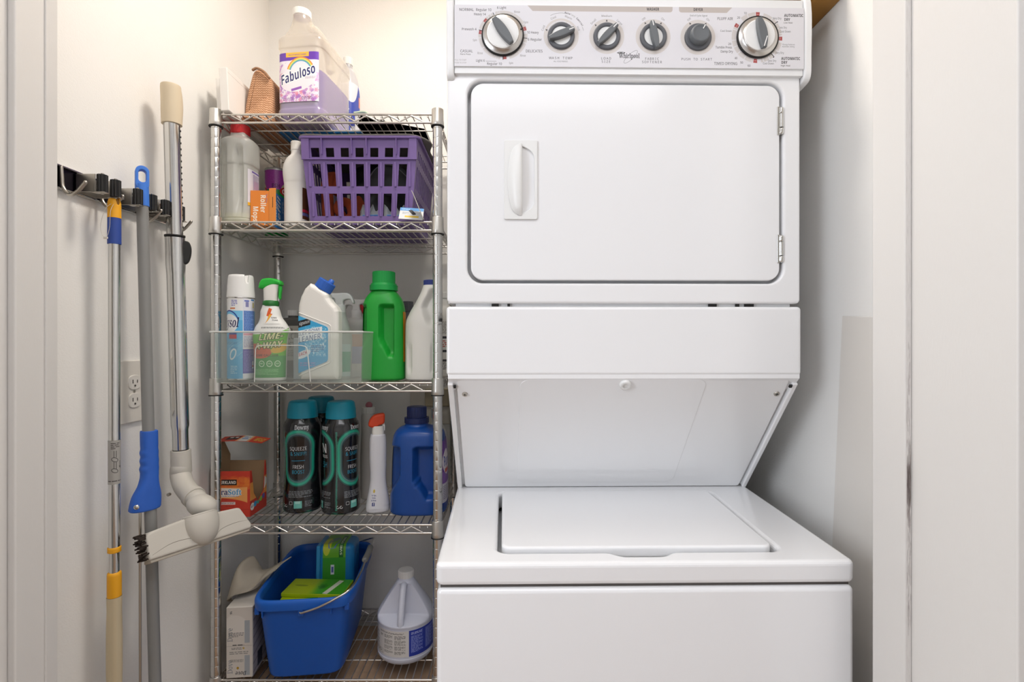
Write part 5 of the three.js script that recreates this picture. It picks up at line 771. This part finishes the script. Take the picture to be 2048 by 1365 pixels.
{
  const t = thing('white_bleach_jug', 'white jug with dark blue cap behind the right front post', 'jug', [-0.2455, TOPS[2], -1.425]);
  const S = [[0, .042, .03], [.003, .049, .038], [.012, .051, .04], [.09, .051, .04], [.155, .05, .04], [.185, .044, .037, .004], [.215, .035, .031, .012], [.24, .028, .026, .018], [.258, .023, .023, .02], [.264, .0215, .0215, .02]].map(s => [s[0], s[1], s[2], s[3] || 0, 0, 2.5]);
  obj('jug_body', loft(S, { seg: 160, sub: 10, deform: p => { if (p[2] > 0) { const y = p[1], k = 0.0 + 0.018 * ss(.2, .25, y); let w = ss(.14, .17, y) * (1 - ss(.24, .256, y)) * ss(k - .006, k + .014, p[0] - 0.3 * (0.2 - Math.min(y, .2))); p[2] -= 0.02 * w; const e = Math.abs(p[0] + 0.002); p[2] -= 0.006 * ss(.02, .03, y) * (1 - ss(.08, .11, y)) * ss(.024, .029, e) * (1 - ss(.034, .042, e)); } return p; } }), std(0xe9e8e2, 0.4, {}), t);
  obj('cap', ribCap(0.0215, 0.0165, 36), std(0x2b3b86, 0.45), t).position.set(0.02, 0.262, 0);
  const b = thing('printed_bottle', 'white printed bottle between the right post and the dryer', 'bottle', [-0.2035, TOPS[2] + 0.003, -1.545], 0.3);
  const P = [[0, .028, .022], [.003, .031, .025], [.15, .031, .025], [.19, .026, .022], [.215, .014, .014], [.235, .0135, .0135]].map(s => [...s, 0, 0, 2.4]);
  obj('bottle_body', loft(P, { seg: 40 }), W1, b); obj('cap', ribCap(.0155, .02, 24), W2, b).position.y = .233;
  const lab = canvasTex(256, 512, (c, w, h) => { c.fillStyle = '#e6e4de'; c.fillRect(0, 0, w, h); fine(c, 10, 20, 236, 120, 12, '#8d8a86'); c.fillStyle = '#2b2b33'; for (const y of [160, 290, 380]) c.fillRect(0, y, w, 22); fine(c, 20, 200, 200, 70, 4, '#c05048'); fine(c, 20, 410, 200, 70, 6, '#55545a'); });
  obj('print', patch(P, 130, -60, .01, .17), decal(lab, .45), b);
}

// ================================================================ fourth shelf
{
  const b = thing('dryer_sheet_carton', 'open red dryer sheet carton with brown inside', 'carton', [-0.762, TOPS[3] + 0.003, -1.427], 0.02);
  const red = std(0xc8382c, 0.5), brown = std(0x9a7c5c, 0.85), w = 0.104, d = 0.095, h = 0.124, th = 0.0014;
  const fr = canvasTex(512, 610, (c, W, H) => { c.fillStyle = '#cf3f2c'; c.fillRect(0, 0, W, H); for (let i = 0; i < 60; i++) { c.fillStyle = `rgba(240,150,50,${.08 + .12 * rnd()})`; c.beginPath(); c.ellipse(rnd() * W, 90 + rnd() * 120, 60, 40, 0, 0, 7); c.fill(); } c.fillStyle = '#1b1413'; c.fillRect(70, 110, 270, 76); txt(c, 'KIRKLAND', 96, 168, 58, { w: 234, color: '#f6f0e6', bold: 1 }); c.fillStyle = '#f2a65c'; c.beginPath(); c.moveTo(0, 210); c.quadraticCurveTo(300, 220, 480, 210); c.lineTo(480, 420); c.quadraticCurveTo(300, 350, 0, 360); c.fill(); c.fillStyle = '#f3ebe2'; c.beginPath(); c.moveTo(0, 220); c.lineTo(380, 232); c.quadraticCurveTo(440, 330, 300, 345); c.lineTo(0, 350); c.fill(); txt(c, 'UltraSoft', -10, 315, 100, { w: 410, color: '#2a2a66', font: 'serif', bold: 1 }); c.fillStyle = '#f3ebe2'; c.fillRect(182, 224, 10, 10); txt(c, 'Soft', 220, 315, 100, { w: 182, color: '#4aa0d0', font: 'serif', bold: 1, stroke: '#f3ebe2', lw: 8 }); fine(c, 60, 330, 320, 14, 1, '#8a8a9a'); c.fillStyle = '#e9dcd4'; c.fillRect(100, 410, 220, 36); txt(c, 'FRESH SCENT', 108, 438, 30, { w: 200, color: '#8a5a60', bold: 1 }); fine(c, 190, 464, 120, 12, 1, '#8a2a20'); c.fillStyle = '#a52a20'; c.fillRect(0, 508, W, 4); });
  const sd = canvasTex(400, 610, (c, W, H) => { c.fillStyle = '#c93a2a'; c.fillRect(0, 0, W, H); c.fillStyle = '#f0a050'; c.fillRect(0, 200, W, 220); c.fillStyle = '#f3ebe2'; c.beginPath(); c.ellipse(260, 300, 150, 90, -0.3, 0, 7); c.fill(); txt(c, 'U', 220, 360, 150, { color: '#2a2a66', font: 'serif', bold: 1 }); ['#f0eee8', '#3a9ad0', '#3ab0a0', '#8ac04a', '#7060b0'].forEach((k, i) => { c.fillStyle = k; c.beginPath(); c.arc(50 + i * 68, 500 - i * 12, i ? 34 : 46, 0, 7); c.fill(); }); txt(c, '4-1', 20, 514, 44, { w: 60, color: '#2a2a66', bold: 1 }); });
  obj('front_panel', rbox(w, h, th, 0.0004, 0, h / 2, d / 2), red, b); obj('front_print', new THREE.PlaneGeometry(w - 0.001, h - 0.001).translate(0, h / 2, d / 2 + 0.001), decal(fr, .45), b);
  obj('front_liner', box(w - 0.003, h - 0.002, 0.0008, 0, h / 2, d / 2 - 0.0012), brown, b);
  obj('side_panel', extr(poly([[0, 0], [0.095, 0], [0.095, 0.11], [0.088, 0.135], [0.08, 0.05], [0.045, 0.03], [0.02, 0.06], [0.008, h], [0, h]]), th).rotateY(Math.PI / 2).translate(w / 2 - th, 0, d / 2), red, b);
  const spg = extr(poly([[0, 0], [0.095, 0], [0.095, 0.108], [0.089, 0.13], [0.08, 0.048], [0.045, 0.028], [0.02, 0.058], [0.008, h], [0, h]]), 0.0004).rotateY(Math.PI / 2); { const p = spg.attributes.position, u = spg.attributes.uv; for (let i = 0; i < p.count; i++) u.setXY(i, -p.getZ(i) / 0.095, p.getY(i) / 0.135); } obj('side_print', spg.translate(w / 2 + 0.0001, 0, d / 2), decal(sd, .45), b);
  obj('back_panel', box(w, 0.132, th, 0, 0.066, -d / 2), brown, b);
  obj('left_panel', extr(poly([[0, 0], [0.095, 0], [0.095, 0.15], [0.06, 0.198], [0.03, 0.2], [0.0, h]]), th).rotateY(Math.PI / 2).translate(-w / 2, 0, d / 2), brown, b);
  obj('carton_floor', box(w, th, d, 0, th / 2, 0), brown, b);
  const lid = canvasTex(512, 128, (c, W, H) => { c.fillStyle = '#c8452e'; c.fillRect(0, 0, W, H); c.fillStyle = '#2a1814'; c.fillRect(70, 20, 130, 70); fine(c, 90, 34, 90, 40, 1, '#e9dcd0'); c.fillStyle = '#e0a470'; c.fillRect(210, 0, 30, H); c.fillStyle = '#d9d4cc'; c.fillRect(240, 0, 110, H); fine(c, 250, 30, 90, 60, 2, '#6a8ab8'); c.fillStyle = '#e0a470'; c.fillRect(350, 0, 20, H); fine(c, 400, 40, 90, 60, 3, '#c8c04a'); });
  const f = obj('lid_flap', sheet([[[-w / 2, 0.199, 0.017], [-0.012, 0.2005, 0.02], [0.026, 0.2, 0.022], [0.068, 0.1935, 0.016]], [[-w / 2 + 0.004, 0.206, -0.014], [0.0, 0.209, -0.012], [0.03, 0.208, -0.014], [0.078, 0.2, -0.02]]], 24, 6, 0.0012), decal(lid, .5), b); void f;
  obj('sheet_roll', rbox(0.07, 0.02, 0.07, 0.006, 0.0, 0.0125, 0), std(0xd6d0c6, 0.9), b);
}
// scent booster bottles
{
  const dark = std(0x14161a, 0.16, { clearcoat: 0.6, clearcoatRoughness: 0.05 }), teal = std(0x1090ac, 0.4);
  const S = [[0, .046], [.003, .05], [.012, .0515], [.05, .0505], [.1, .0475], [.14, .0465], [.18, .048], [.22, .0505], [.24, .0495], [.256, .043], [.268, .037]].map(s => [s[0], s[1], s[1], 0, 0, 2.15]);
  const lab = canvasTex(1400, 1000, (c, w, h) => {
    c.fillStyle = '#14161a'; c.fillRect(0, 0, w, h);
    for (const [cx, kind] of [[475, 0], [925, 1]]) {
      const W = 150, H2 = 270, cy = 400; const pill = (a, col, lw) => { rr(c, cx - W - a, cy - H2 - a, 2 * (W + a), 2 * (H2 + a), W + a); c.strokeStyle = col; c.lineWidth = lw; c.stroke(); };
      pill(52, 'rgba(20,110,92,.8)', 26); pill(36, '#27a588', 30); pill(10, '#4a7a78', 20); pill(-6, '#223c44', 16); rr(c, cx - W + 14, cy - H2 + 14, 2 * W - 28, 2 * H2 - 28, W - 14); c.fillStyle = '#0f1013'; c.fill();
      if (kind) { txt(c, 'SQUEEZE', cx - 108, cy - 86, 58, { w: 216, color: '#d4d6d8' }); txt(c, '& SNIFF!', cx - 104, cy - 26, 58, { w: 208, color: '#2a9fc0' }); c.fillStyle = '#2a7fa0'; c.fillRect(cx - 86, cy + 30, 172, 8); txt(c, 'FRESH', cx - 72, cy + 126, 56, { w: 144, color: '#d4d6d8' }); txt(c, 'BOOST', cx - 80, cy + 186, 58, { w: 160, color: '#2a9fc0' }); }
      else { txt(c, 'UN', cx - 110, cy - 60, 150, { w: 220, color: '#dcdee0', bold: 1 }); txt(c, 'STOPABLES', cx - 110, cy, 50, { w: 220, color: '#dcdee0', bold: 1 }); txt(c, 'FRESH', cx - 105, cy + 110, 90, { w: 210, color: '#2a9fc0' }); }
      txt(c, 'Downy', cx - 40, 70, 70, { w: 170, color: '#d8dadc', font: 'serif', bold: 1 });
      fine(c, cx - 120, 785, 300, 80, 5, '#7f8488'); c.strokeStyle = '#d0d0d0'; c.lineWidth = 4; rr(c, cx - 100, 905, 36, 36, 4); c.stroke(); c.fillStyle = '#6fc0b4'; c.fillRect(cx - 44, 900, 92, 84); c.fillStyle = '#a9ddd4'; c.fillRect(cx - 30, 900, 60, 30); c.lineWidth = 7; for (const k of [0, 1]) { c.beginPath(); c.arc(cx - 195 + k * 40, 960, 14, 0, 5); c.stroke(); } fine(c, cx + 80, 905, 90, 70, 5, '#80868a');
    }
    c.fillStyle = '#3d8f7c'; for (let y = 90; y < h; y += 4) { for (const x of [30, 700]) c.fillRect(x + rnd() * 6, y, 16 + rnd() * 10, 3); }
  });
  const lm = decal(lab, .18, { clearcoat: 0.6, clearcoatRoughness: 0.05 });
  [[-0.6, -1.462, 2.27, 'black scent booster bottle with teal cap nearest the red carton'], [-0.487, -1.452, 3.16, 'black scent booster bottle with teal cap beside the orange-head sprayer'], [-0.5885, -1.572, 0.9, 'black scent booster bottle with teal cap, hidden behind two others']].forEach(([x, z, a, label]) => {
    const t = thing('scent_booster', label, 'bottle', [x, TOPS[3], z], a, 'scent booster bottles on the fourth shelf');
    obj('bottle_body', loft(S, { seg: 56 }), dark, t);
    obj('wrap_print', patch(S, 449, 90.5, .012, .25, .0007, null, 120, 26), lm, t);
    obj('base_ring', lathe([[.046, .0005], [.0495, .0015], [.0515, .0065], [.0505, .009]], 48), std(0x2f8f78, .4), t);
    obj('cap', lathe([[.0415, .262], [.0415, .268], [.0405, .285], [.0375, .303], [.035, .307], [.0335, .3065], [.032, .3085], [.0001, .309]], 48), teal, t);
  });
}
{
  // slim white bottle at the back
  const t = thing('slim_white_bottle', 'slim grey-white bottle with pink tip behind the sprayer', 'bottle', [-0.4395, TOPS[3], -1.56]);
  obj('bottle_body', lathe([[.0001, 0], [.021, 0], [.0235, .004], [.0235, .13], [.021, .19], [.0205, .25], [.0185, .26]], 36), std(0xcfcbc5, .45), t); obj('cap', ribCap(.0195, .02, 30), W2, t).position.y = .258; obj('pink_tip', new THREE.SphereGeometry(.0105, 20, 12).translate(0.002, .283, 0), std(0xb06a74, .5), t);
  // orange head sprayer
  const S = [[0, .028, .022], [.003, .0325, .0255], [.012, .033, .026], [.03, .0305, .024], [.075, .023, .02], [.105, .0215, .019], [.15, .0235, .019], [.19, .0235, .0185], [.213, .021, .0175], [.217, .018, .015]].map(s => [...s, 0, 0, 2.5]);
  const b = thing('orange_spray_bottle', 'slim white spray bottle with orange trigger head', 'spray bottle', [-0.379, TOPS[3], -1.442], 0.3);
  obj('bottle_body', loft(S, { seg: 48 }), std(0xdcdce2, .4), b); obj('neck_collar', loft([[.215, .017, .015, 0, 0, 3], [.222, .017, .015, 0, 0, 3], [.24, .0155, .014, 0, 0, 3]], { seg: 28 }), W1, b);
  const or = std(0xe2481c, .4); obj('sprayer_hood', extr(smoothShape([[-.026, .242], [-.0235, .256], [-.012, .27], [.006, .2745], [.017, .274], [.0185, .262], [.016, .247], [.004, .242], [-.008, .237], [-.018, .2365]], 60), .026, .006, 4).translate(0, 0, -.013), or, b);
  obj('trigger', extr(smoothShape([[.012, .248], [.017, .248], [.0185, .225], [.014, .226]], 24), .01, .002).translate(0, 0, -.005), W1, b);
  const lab = canvasTex(256, 512, (c, w, h) => { c.fillStyle = '#dcdce2'; c.fillRect(0, 0, w, h); c.fillStyle = '#8a7a84'; c.beginPath(); c.moveTo(160, 90); c.quadraticCurveTo(90, 240, 150, 400); c.lineTo(180, 500); c.lineTo(256, 500); c.lineTo(256, 90); c.fill(); c.fillStyle = '#a83038'; c.fillRect(150, 200, 60, 24); c.fillStyle = '#6a8a5a'; c.beginPath(); c.ellipse(180, 120, 30, 40, 0, 0, 7); c.fill(); });
  obj('side_label', patch(S, 80, -50, .02, .135), decal(lab, .4), b);
  const sm = canvasTex(128, 256, (c, w, h) => { c.fillStyle = '#dcdce2'; c.fillRect(0, 0, w, h); c.fillStyle = '#c9b04a'; c.beginPath(); c.ellipse(64, 40, 18, 22, 0, 0, 7); c.fill(); txt(c, 'To Tips,', 24, 100, 26, { w: 84, color: '#2e3a7a', bold: 1 }); txt(c, 'Tricks', 34, 130, 26, { w: 64, color: '#2e3a7a', bold: 1 }); txt(c, '& Ideas', 26, 160, 26, { w: 80, color: '#2e3a7a', bold: 1 }); c.fillStyle = '#2e3a7a'; c.fillRect(44, 176, 42, 42); txt(c, 'f', 58, 214, 44, { color: '#dcdce2', bold: 1 }); });
  obj('small_print', patch(S, 135, 92, .012, .07, .0009), decal(sm, .4), b);
}
{
  // blue detergent jug
  const t = thing('blue_detergent_jug', 'large dark blue detergent jug with navy cap behind the right post', 'jug', [-0.262, TOPS[3] + 0.003, -1.447], 0.03);
  const bm = std(0x0f4796, .36), S = [[0, .066, .058], [.003, .074, .067], [.012, .0785, .072], [.08, .0785, .072], [.15, .0765, .07], [.2, .072, .067], [.222, .065, .062], [.232, .05, .05, -.006], [.238, .035, .037, -.008], [.246, .031, .031, -.008]].map(s => [s[0], s[1], s[2], s[3] || 0, 0, s[0] > .235 ? 2.1 : s[0] > 0.225 ? 2.6 : 3.2]);
  obj('jug_body', loft(S, { seg: 240, sub: 14, deform: p => ridge(p, { x0: -0.042, x1: -0.008, xl: -0.095, xr: 0.07, y0: 0.045, y1: 0.19, depth: 0.03, flare: 0.032, fh: 0.07 }) }), bm, t);
  obj('cap', [ribCap(.0275, .037, 44, .003, .0006), cyl(.0345, .0345, .015, 0, -.001, 0, 40)], std(0x0f2258, .4), t).position.set(-.008, .254, 0);
  const lab = canvasTex(512, 512, (c, w, h) => { c.fillStyle = '#8a62b0'; c.fillRect(0, 0, w, h); c.fillStyle = '#6a3a98'; c.fillRect(0, 0, w, 240); c.fillStyle = '#efe6ea'; c.beginPath(); c.ellipse(170, 170, 150, 100, 0, 0, 7); c.fill(); txt(c, 'Purex', 50, 200, 110, { w: 240, color: '#2c4aa8', bold: 1 }); c.fillStyle = '#d0543c'; c.fillRect(80, 220, 180, 30); c.fillStyle = '#dcd8e2'; c.fillRect(0, 330, w, 150); fine(c, 30, 350, 440, 110, 8, '#8a88a0'); c.fillStyle = '#1d3f94'; c.fillRect(0, 480, w, 32); });
  obj('side_label', patch(S, 38, -40, .02, .2, .001), decal(lab, .35), t);
  // white pump bottle at the back and wall box
  const p = thing('white_back_bottle', 'white bottle with black print behind the blue detergent jug', 'bottle', [-0.238, TOPS[3], -1.605]);
  const Q = [[0, .03, .026], [.004, .035, .03], [.17, .035, .03], [.205, .026, .024], [.222, .015, .015], [.24, .0145, .0145]].map(s => [...s, 0, 0, 2.6]);
  obj('bottle_body', loft(Q, { seg: 36 }), W2, p); obj('cap', ribCap(.017, .03, 26), std(0xb9bcc0, .5), p).position.y = .238;
  const bl = canvasTex(128, 128, (c, w, h) => { c.fillStyle = '#e0ded8'; c.fillRect(0, 0, w, h); c.fillStyle = '#1c1c1e'; c.beginPath(); c.moveTo(30, 0); c.quadraticCurveTo(60, 60, 110, 90); c.lineTo(60, 80); c.fill(); c.fillRect(20, 100, 80, 12); });
  obj('print', patch(Q, 70, -30, .06, .19), decal(bl, .4), p);
  const v = thing('valve_box', 'cream plastic supply box on the back wall behind the blue jug', 'wall box', [-0.262, 1.035, -D]);
  obj('box_frame', [rbox(.16, .13, .006, .002, 0, 0, .003)], std(0xd8d2c6, .5), v); obj('box_well', rbox(.1, .06, .012, .004, .02, .025, .006), std(0xb5a98f, .6), v);
}

// ================================================================ lowest shelf
{
  // soap carton pack
  const lab = canvasTex(256, 700, (c, w, h) => { c.fillStyle = '#cfc8bf'; c.fillRect(0, 0, w, h); c.fillStyle = '#d8d2ca'; c.beginPath(); c.ellipse(100, 170, 120, 90, 0.4, 0, 7); c.fill(); txt(c, '16', 34, 30, 30, { bold: 1, rot: Math.PI / 2, color: '#2c3038' }); c.fillStyle = '#a3a8ad'; c.fillRect(180, 130, 52, 226); c.fillStyle = '#a3a8ad'; c.fillRect(180, 480, 52, 200); for (const [y, r] of [[340, -Math.PI / 2], [660, -Math.PI / 2]]) txt(c, 'Dove', 60, y, 70, { w: 140, color: '#6c7680', style: 'italic', font: 'serif', rot: r }); fine(c, 20, 250, 160, 50, 4, '#7c7a78'); fine(c, 60, 370, 120, 20, 1, '#5a5856'); c.fillStyle = '#9a948c'; c.fillRect(0, 382, w, 3); fine(c, 50, 400, 110, 26, 2, '#7a7874'); c.fillStyle = '#b89a4a'; c.beginPath(); c.ellipse(170, 408, 10, 10, 0, 0, 7); c.fill(); fine(c, 30, 440, 190, 34, 2, '#8c8a86'); fine(c, 40, 520, 130, 30, 3, '#7a7874'); c.fillStyle = '#b08a2c'; c.beginPath(); c.ellipse(112, 606, 12, 14, 0, 0, 7); c.fill(); c.save(); c.translate(200, 640); c.rotate(Math.PI); txt(c, 'Dove', 0, 0, 56, { w: 110, color: '#39404a', style: 'italic', font: 'serif', bold: 1 }); c.restore(); });
  const t = thing('soap_pack', 'white multi-pack soap carton beside the blue bucket', 'carton', [-0.7215, TOPS[4] + 0.0034, -1.4265], 0.1);
  obj('carton_body', rbox(0.0665, 0.186, 0.19, 0.003, 0, 0.093, 0), std(0xcfc9c1, .55), t); obj('front_print', new THREE.PlaneGeometry(0.064, 0.182).translate(0, 0.093, 0.0954), decal(lab, .45), t);
  const sd = canvasTex(256, 256, (c, w, h) => { c.fillStyle = '#a9a5ad'; c.fillRect(0, 0, w, h); c.strokeStyle = '#7d7986'; c.lineWidth = 5; for (let i = 0; i < 9; i++) { c.beginPath(); c.moveTo(0, i * 32 + 20); c.lineTo(w, i * 32 - 20); c.stroke(); } c.fillStyle = '#2c3042'; c.fillRect(40, 190, 44, 56); });
  obj('side_print', new THREE.PlaneGeometry(0.186, 0.182).rotateY(Math.PI / 2).translate(0.0336, 0.093, 0), decal(sd, .5), t);
  // canvas cloth draped over the carton
  const k = thing('canvas_cloth', 'crumpled cream canvas cloth lying on the soap carton', 'cloth', [-0.713, TOPS[4] + 0.194, -1.45]);
  const weave = noiseTex(128, 90, 160, 30, 0), cm = std(0xb9b0a0, .95, { bumpMap: weave, bumpScale: .0006 });
  const C = [
    [[-.056, -.03, .04], [-.052, -.008, .078], [-.036, .008, .088], [.0, .012, .07], [.018, .016, .05], [.032, .04, .045]],
    [[-.06, -.02, .05], [-.052, -.002, .08], [-.026, .016, .085], [.004, .018, .064], [.026, .036, .055], [.056, .056, .045]],
    [[-.056, .035, .045], [-.04, .05, .068], [-.016, .035, .075], [.01, .024, .05], [.036, .052, .04], [.072, .072, .025]],
    [[-.046, .068, .03], [-.028, .08, .05], [-.012, .054, .04], [.012, .044, .03], [.05, .06, .014], [.085, .078, 0]],
    [[-.03, .078, .012], [-.012, .082, .014], [.0, .05, .014], [.022, .044, .004], [.045, .05, -.01], [.06, .058, -.02]],
    [[-.03, .03, -.01], [-.01, .035, -.012], [.01, .02, -.02], [.02, .036, -.03], [.026, .038, -.04], [.03, .04, -.05]]];
  obj('cloth_fold', sheet(C, 70, 60, .003), cm, k);
}
// bucket with contents and bail handle
{
  const b = thing('blue_bucket', 'blue rectangular bucket with wire handle on the lowest shelf', 'bucket', [-0.5628, TOPS[4] + 0.0034, -1.494], 0.11);
  const bm = std(0x1257b4, .42), H = .2165;
  const So = [[0, .088, .15], [.004, .096, .158], [.012, .099, .161], [.19, .118, .18], [.2, .1185, .181]].map(s => [...s, 0, 0, 7]);
  const Si = [[.2, .115, .1775], [.19, .1145, .177], [.02, .0955, .158], [.006, .09, .152]].map(s => [...s, 0, 0, 7]);
  obj('bucket_wall', [loft(So, { seg: 96, sub: 3, cap: false }), loft(Si, { seg: 96, sub: 3, cap: false }), loft([So[0], [.0001, .04, .07, 0, 0, 5]], { seg: 96, sub: 1 }), loft([Si[3], [.0059, .03, .05, 0, 0, 5]], { seg: 96, sub: 1 })], std(0x1257b4, .42, { side: THREE.DoubleSide }), b);
  obj('rim', loft([[.19, .1175, .1795], [.19, .126, .188], [.1935, .128, .19], [.209, .129, .191], [H, .1265, .1885], [H + .001, .1235, .1855], [H - .002, .1175, .1795], [.2, .1145, .1765]].map(s => [...s, 0, 0, 7]), { seg: 96, sub: 3, cap: false }), std(0x165fc0, .4, { side: THREE.DoubleSide }), b);
  obj('rim_tabs', [rbox(.014, .018, .01, .002, 0, .183, .184), rbox(.012, .018, .02, .002, .112, .186, .165), rbox(.012, .018, .02, .002, -.112, .186, .165), ...[-.095, .075].map(x => box(.003, .02, .012, x, .185, .18))], bm, b);
  const hp = [[0, .187, .1915], [.004, .187, .1955], [.045, .2, .198], [.085, .2175, .196], [.122, .233, .176], [.136, .245, .11], [.137, .2495, .05], [.137, .2505, 0], [.136, .249, -.06], [.136, .245, -.12], [.122, .233, -.17], [.06, .207, -.2], [.004, .187, -.196], [0, .187, -.192]];
  obj('bail_handle', tube(hp, .0029, 90, 8), M.chrome, b);
  obj('handle_grip', tube([[.1348, .2485, .035], [.137, .2505, 0], [.1362, .2495, -.05]], .0088, 16, 14), std(0x8f8f8d, .5), b);
  // wipes tub
  const lab = canvasTex(256, 512, (c, w, h) => { c.fillStyle = '#3f9a34'; c.fillRect(0, 0, w, h); c.fillStyle = '#6ab02c'; c.fillRect(0, 0, w, 200); c.fillStyle = '#c8d23a'; c.beginPath(); c.ellipse(40, 120, 50, 70, 0, 0, 7); c.fill(); c.strokeStyle = '#5a7ab8'; c.lineWidth = 9; c.beginPath(); c.ellipse(110, 100, 60, 46, -.5, 0, 7); c.stroke(); txt(c, 'Swiffer', 62, 122, 44, { w: 100, color: '#4a62a8', bold: 1, rot: -.5 }); c.fillStyle = '#236a2a'; c.fillRect(180, 20, 50, 180); txt(c, 'SWEEPING', 216, 190, 34, { w: 150, color: '#d8e8c8', bold: 1, rot: -Math.PI / 2 }); c.fillStyle = '#dfe3ee'; c.fillRect(90, 235, 40, 48); c.fillStyle = '#5a6ab0'; c.fillRect(98, 245, 24, 28); fine(c, 60, 470, 120, 36, 2, '#d8ecc8'); });
  const t = thing('wipes_tub', 'blue plastic wipes tub with green label inside the bucket', 'tub', [-0.5325, TOPS[4] + 0.0134, -1.56], 0.11);
  t.rotation.order = 'YXZ'; t.rotation.x = -0.07; t.scale.y = 0.88;
  obj('tub_body', rbox(.108, .292, .1, .018, 0, .146, 0, 5), std(0x2380c0, .3), t);
  obj('tub_flange', rbox(.012, .29, .108, .004, -.049, .146, 0), std(0x3a94cc, .3), t);
  obj('tub_ring', new THREE.TorusGeometry(.02, .003, 10, 32).scale(1, 1.2, .8).rotateY(Math.PI / 2).translate(.0525, .22, 0), std(0x2a86c4, .3), t);
  const lg = sheet([[[-.036, .04, .0508], [0, .04, .0508], [.03, .04, .0508]], [[-.036, .2, .0508], [0, .2, .0508], [.03, .2, .0508]], [[-.036, .272, .0508], [0, .272, .0508], [.03, .272, .0508]], [[-.036, .2885, .045], [0, .2885, .045], [.03, .2885, .045]], [[-.036, .2928, .03], [0, .2928, .03], [.03, .2928, .03]], [[-.036, .2928, -.048], [0, .2928, -.048], [.03, .2928, -.048]]], 10, 50, .0006);
  { const p = lg.attributes.position, u = lg.attributes.uv; for (let i = 0; i < p.count; i++) { const L = p.getY(i) < .28 ? (p.getY(i) - .04) : .25 + (.05 - p.getZ(i)); u.setXY(i, (p.getX(i) + .036) / .066, Math.min(1, L / .345)); } }
  obj('green_label', lg, decal(lab, .3), t);
  // yellow green packs
  const pk = canvasTex(512, 256, (c, w, h) => { c.fillStyle = '#a9bf10'; c.fillRect(0, 0, w, h); for (let i = 0; i < 70; i++) { c.fillStyle = `rgba(60,160,30,${i / 420})`; c.fillRect(210 + i * 2, 0, w, h); } c.fillStyle = '#3f9a1e'; c.fillRect(360, 0, 152, h); for (let i = 0; i < 9; i++) { c.fillStyle = 'rgba(40,110,20,.35)'; c.beginPath(); c.ellipse(300 + 14 * Math.cos(i), 128 + 20 * Math.sin(i), 30, 18, i, 0, 7); c.fill(); } c.fillStyle = '#d5d8c8'; c.save(); c.translate(395, 128); c.rotate(.25); c.fillRect(-24, -110, 44, 240); c.restore(); c.fillStyle = 'rgba(90,110,10,.5)'; c.beginPath(); c.ellipse(110, 120, 60, 14, .1, 0, 7); c.fill(); });
  [[-0.562, 0.163, -1.425, 0.11, 0.012, 'lower yellow-green refill pack in the blue bucket'], [-0.548, 0.18, -1.442, -0.04, 0.008, 'upper yellow-green refill pack in the blue bucket']].forEach(([x, yy, z, a, th, label], i) => {
    const p = thing('refill_pack', label, 'package', [x, TOPS[4] + (i ? yy : 0.0138), z], a, 'refill packs in the blue bucket');
    const hh = i ? 0.01 : 0.165; obj('pack_body', rbox(i ? .172 : .148, hh, i ? .088 : .09, .002, 0, hh / 2, 0), std(0xa9bf10, .4), p);
    obj('pack_print', new THREE.PlaneGeometry(i ? .17 : .146, i ? .086 : .088).rotateX(-Math.PI / 2).translate(0, hh + .0006, 0), decal(pk, .35), p);
  });
}
// round gallon jug
{
  const t = thing('gallon_jug', 'pale lavender-white gallon jug with blue label on the lowest shelf', 'jug', [-0.303, TOPS[4], -1.456]);
  const S = [[0, .06], [.004, .07], [.012, .0765], [.02, .0785], [.024, .0775], [.1, .0775], [.104, .0785], [.112, .079], [.12, .0775], [.135, .07], [.165, .051], [.19, .034], [.202, .0265], [.207, .0225], [.214, .0215]].map(s => [s[0], s[1], s[1], 0, 0, 2]);
  obj('jug_body', loft(S, { seg: 140, sub: 7, deform: p => { if (p[2] > 0) { const y = p[1], w = ss(.108, .122, y) * (1 - ss(.196, .206, y)); const lim = 0.02 + 0.012 * (1 - ss(.11, .2, y)); if (p[2] > lim) { p[2] = p[2] + (lim - p[2]) * w; } } return p; } }), std(0xcfd2e0, .4), t);
  obj('jug_handle', tube([[0, .2, .018], [0, .198, .03], [0, .188, .041], [0, .165, .052], [0, .14, .062], [0, .12, .069], [0, .108, .07]], .0088, 36, 14), std(0xcfd2e0, .4), t);
  obj('cap', ribCap(.0222, .02, 40), std(0xd8d6d4, .45), t).position.y = .212;
  const lab = canvasTex(1024, 380, (c, w, h) => { c.fillStyle = '#d8d5d2'; c.fillRect(0, 0, w, h); const F = (x, y, ww, hh, n) => fine(c, x, y, ww, hh, n, '#6b6965'); c.fillStyle = '#4a4846'; F(110, 20, 90, 40, 3); F(40, 70, 60, 240, 18); F(115, 70, 130, 90, 7); F(115, 180, 130, 110, 9); c.strokeStyle = '#6b6965'; c.lineWidth = 3; c.strokeRect(60, 300, 250, 64); F(70, 308, 230, 46, 3); F(270, 30, 280, 26, 2); F(330, 70, 100, 50, 4); F(446, 70, 110, 60, 4); F(330, 140, 100, 70, 6); F(446, 140, 110, 70, 6); F(330, 222, 100, 60, 5); F(446, 222, 110, 60, 5); F(330, 296, 100, 40, 4); F(446, 296, 110, 50, 4); F(272, 80, 42, 36, 2); c.fillStyle = '#2337a0'; c.fillRect(585, 0, w - 585, h); fine(c, 605, 30, 120, 40, 3, '#b9c2ee'); fine(c, 605, 84, 125, 250, 20, '#93a0e0'); fine(c, 760, 30, 120, 300, 24, '#93a0e0'); fine(c, 900, 60, 110, 260, 20, '#93a0e0'); });
  obj('wrap_label', patch(S, 195, -20, .028, .098, .0006, null, 60, 8), decal(lab, .4), t);
}
renderer.render(scene, camera);
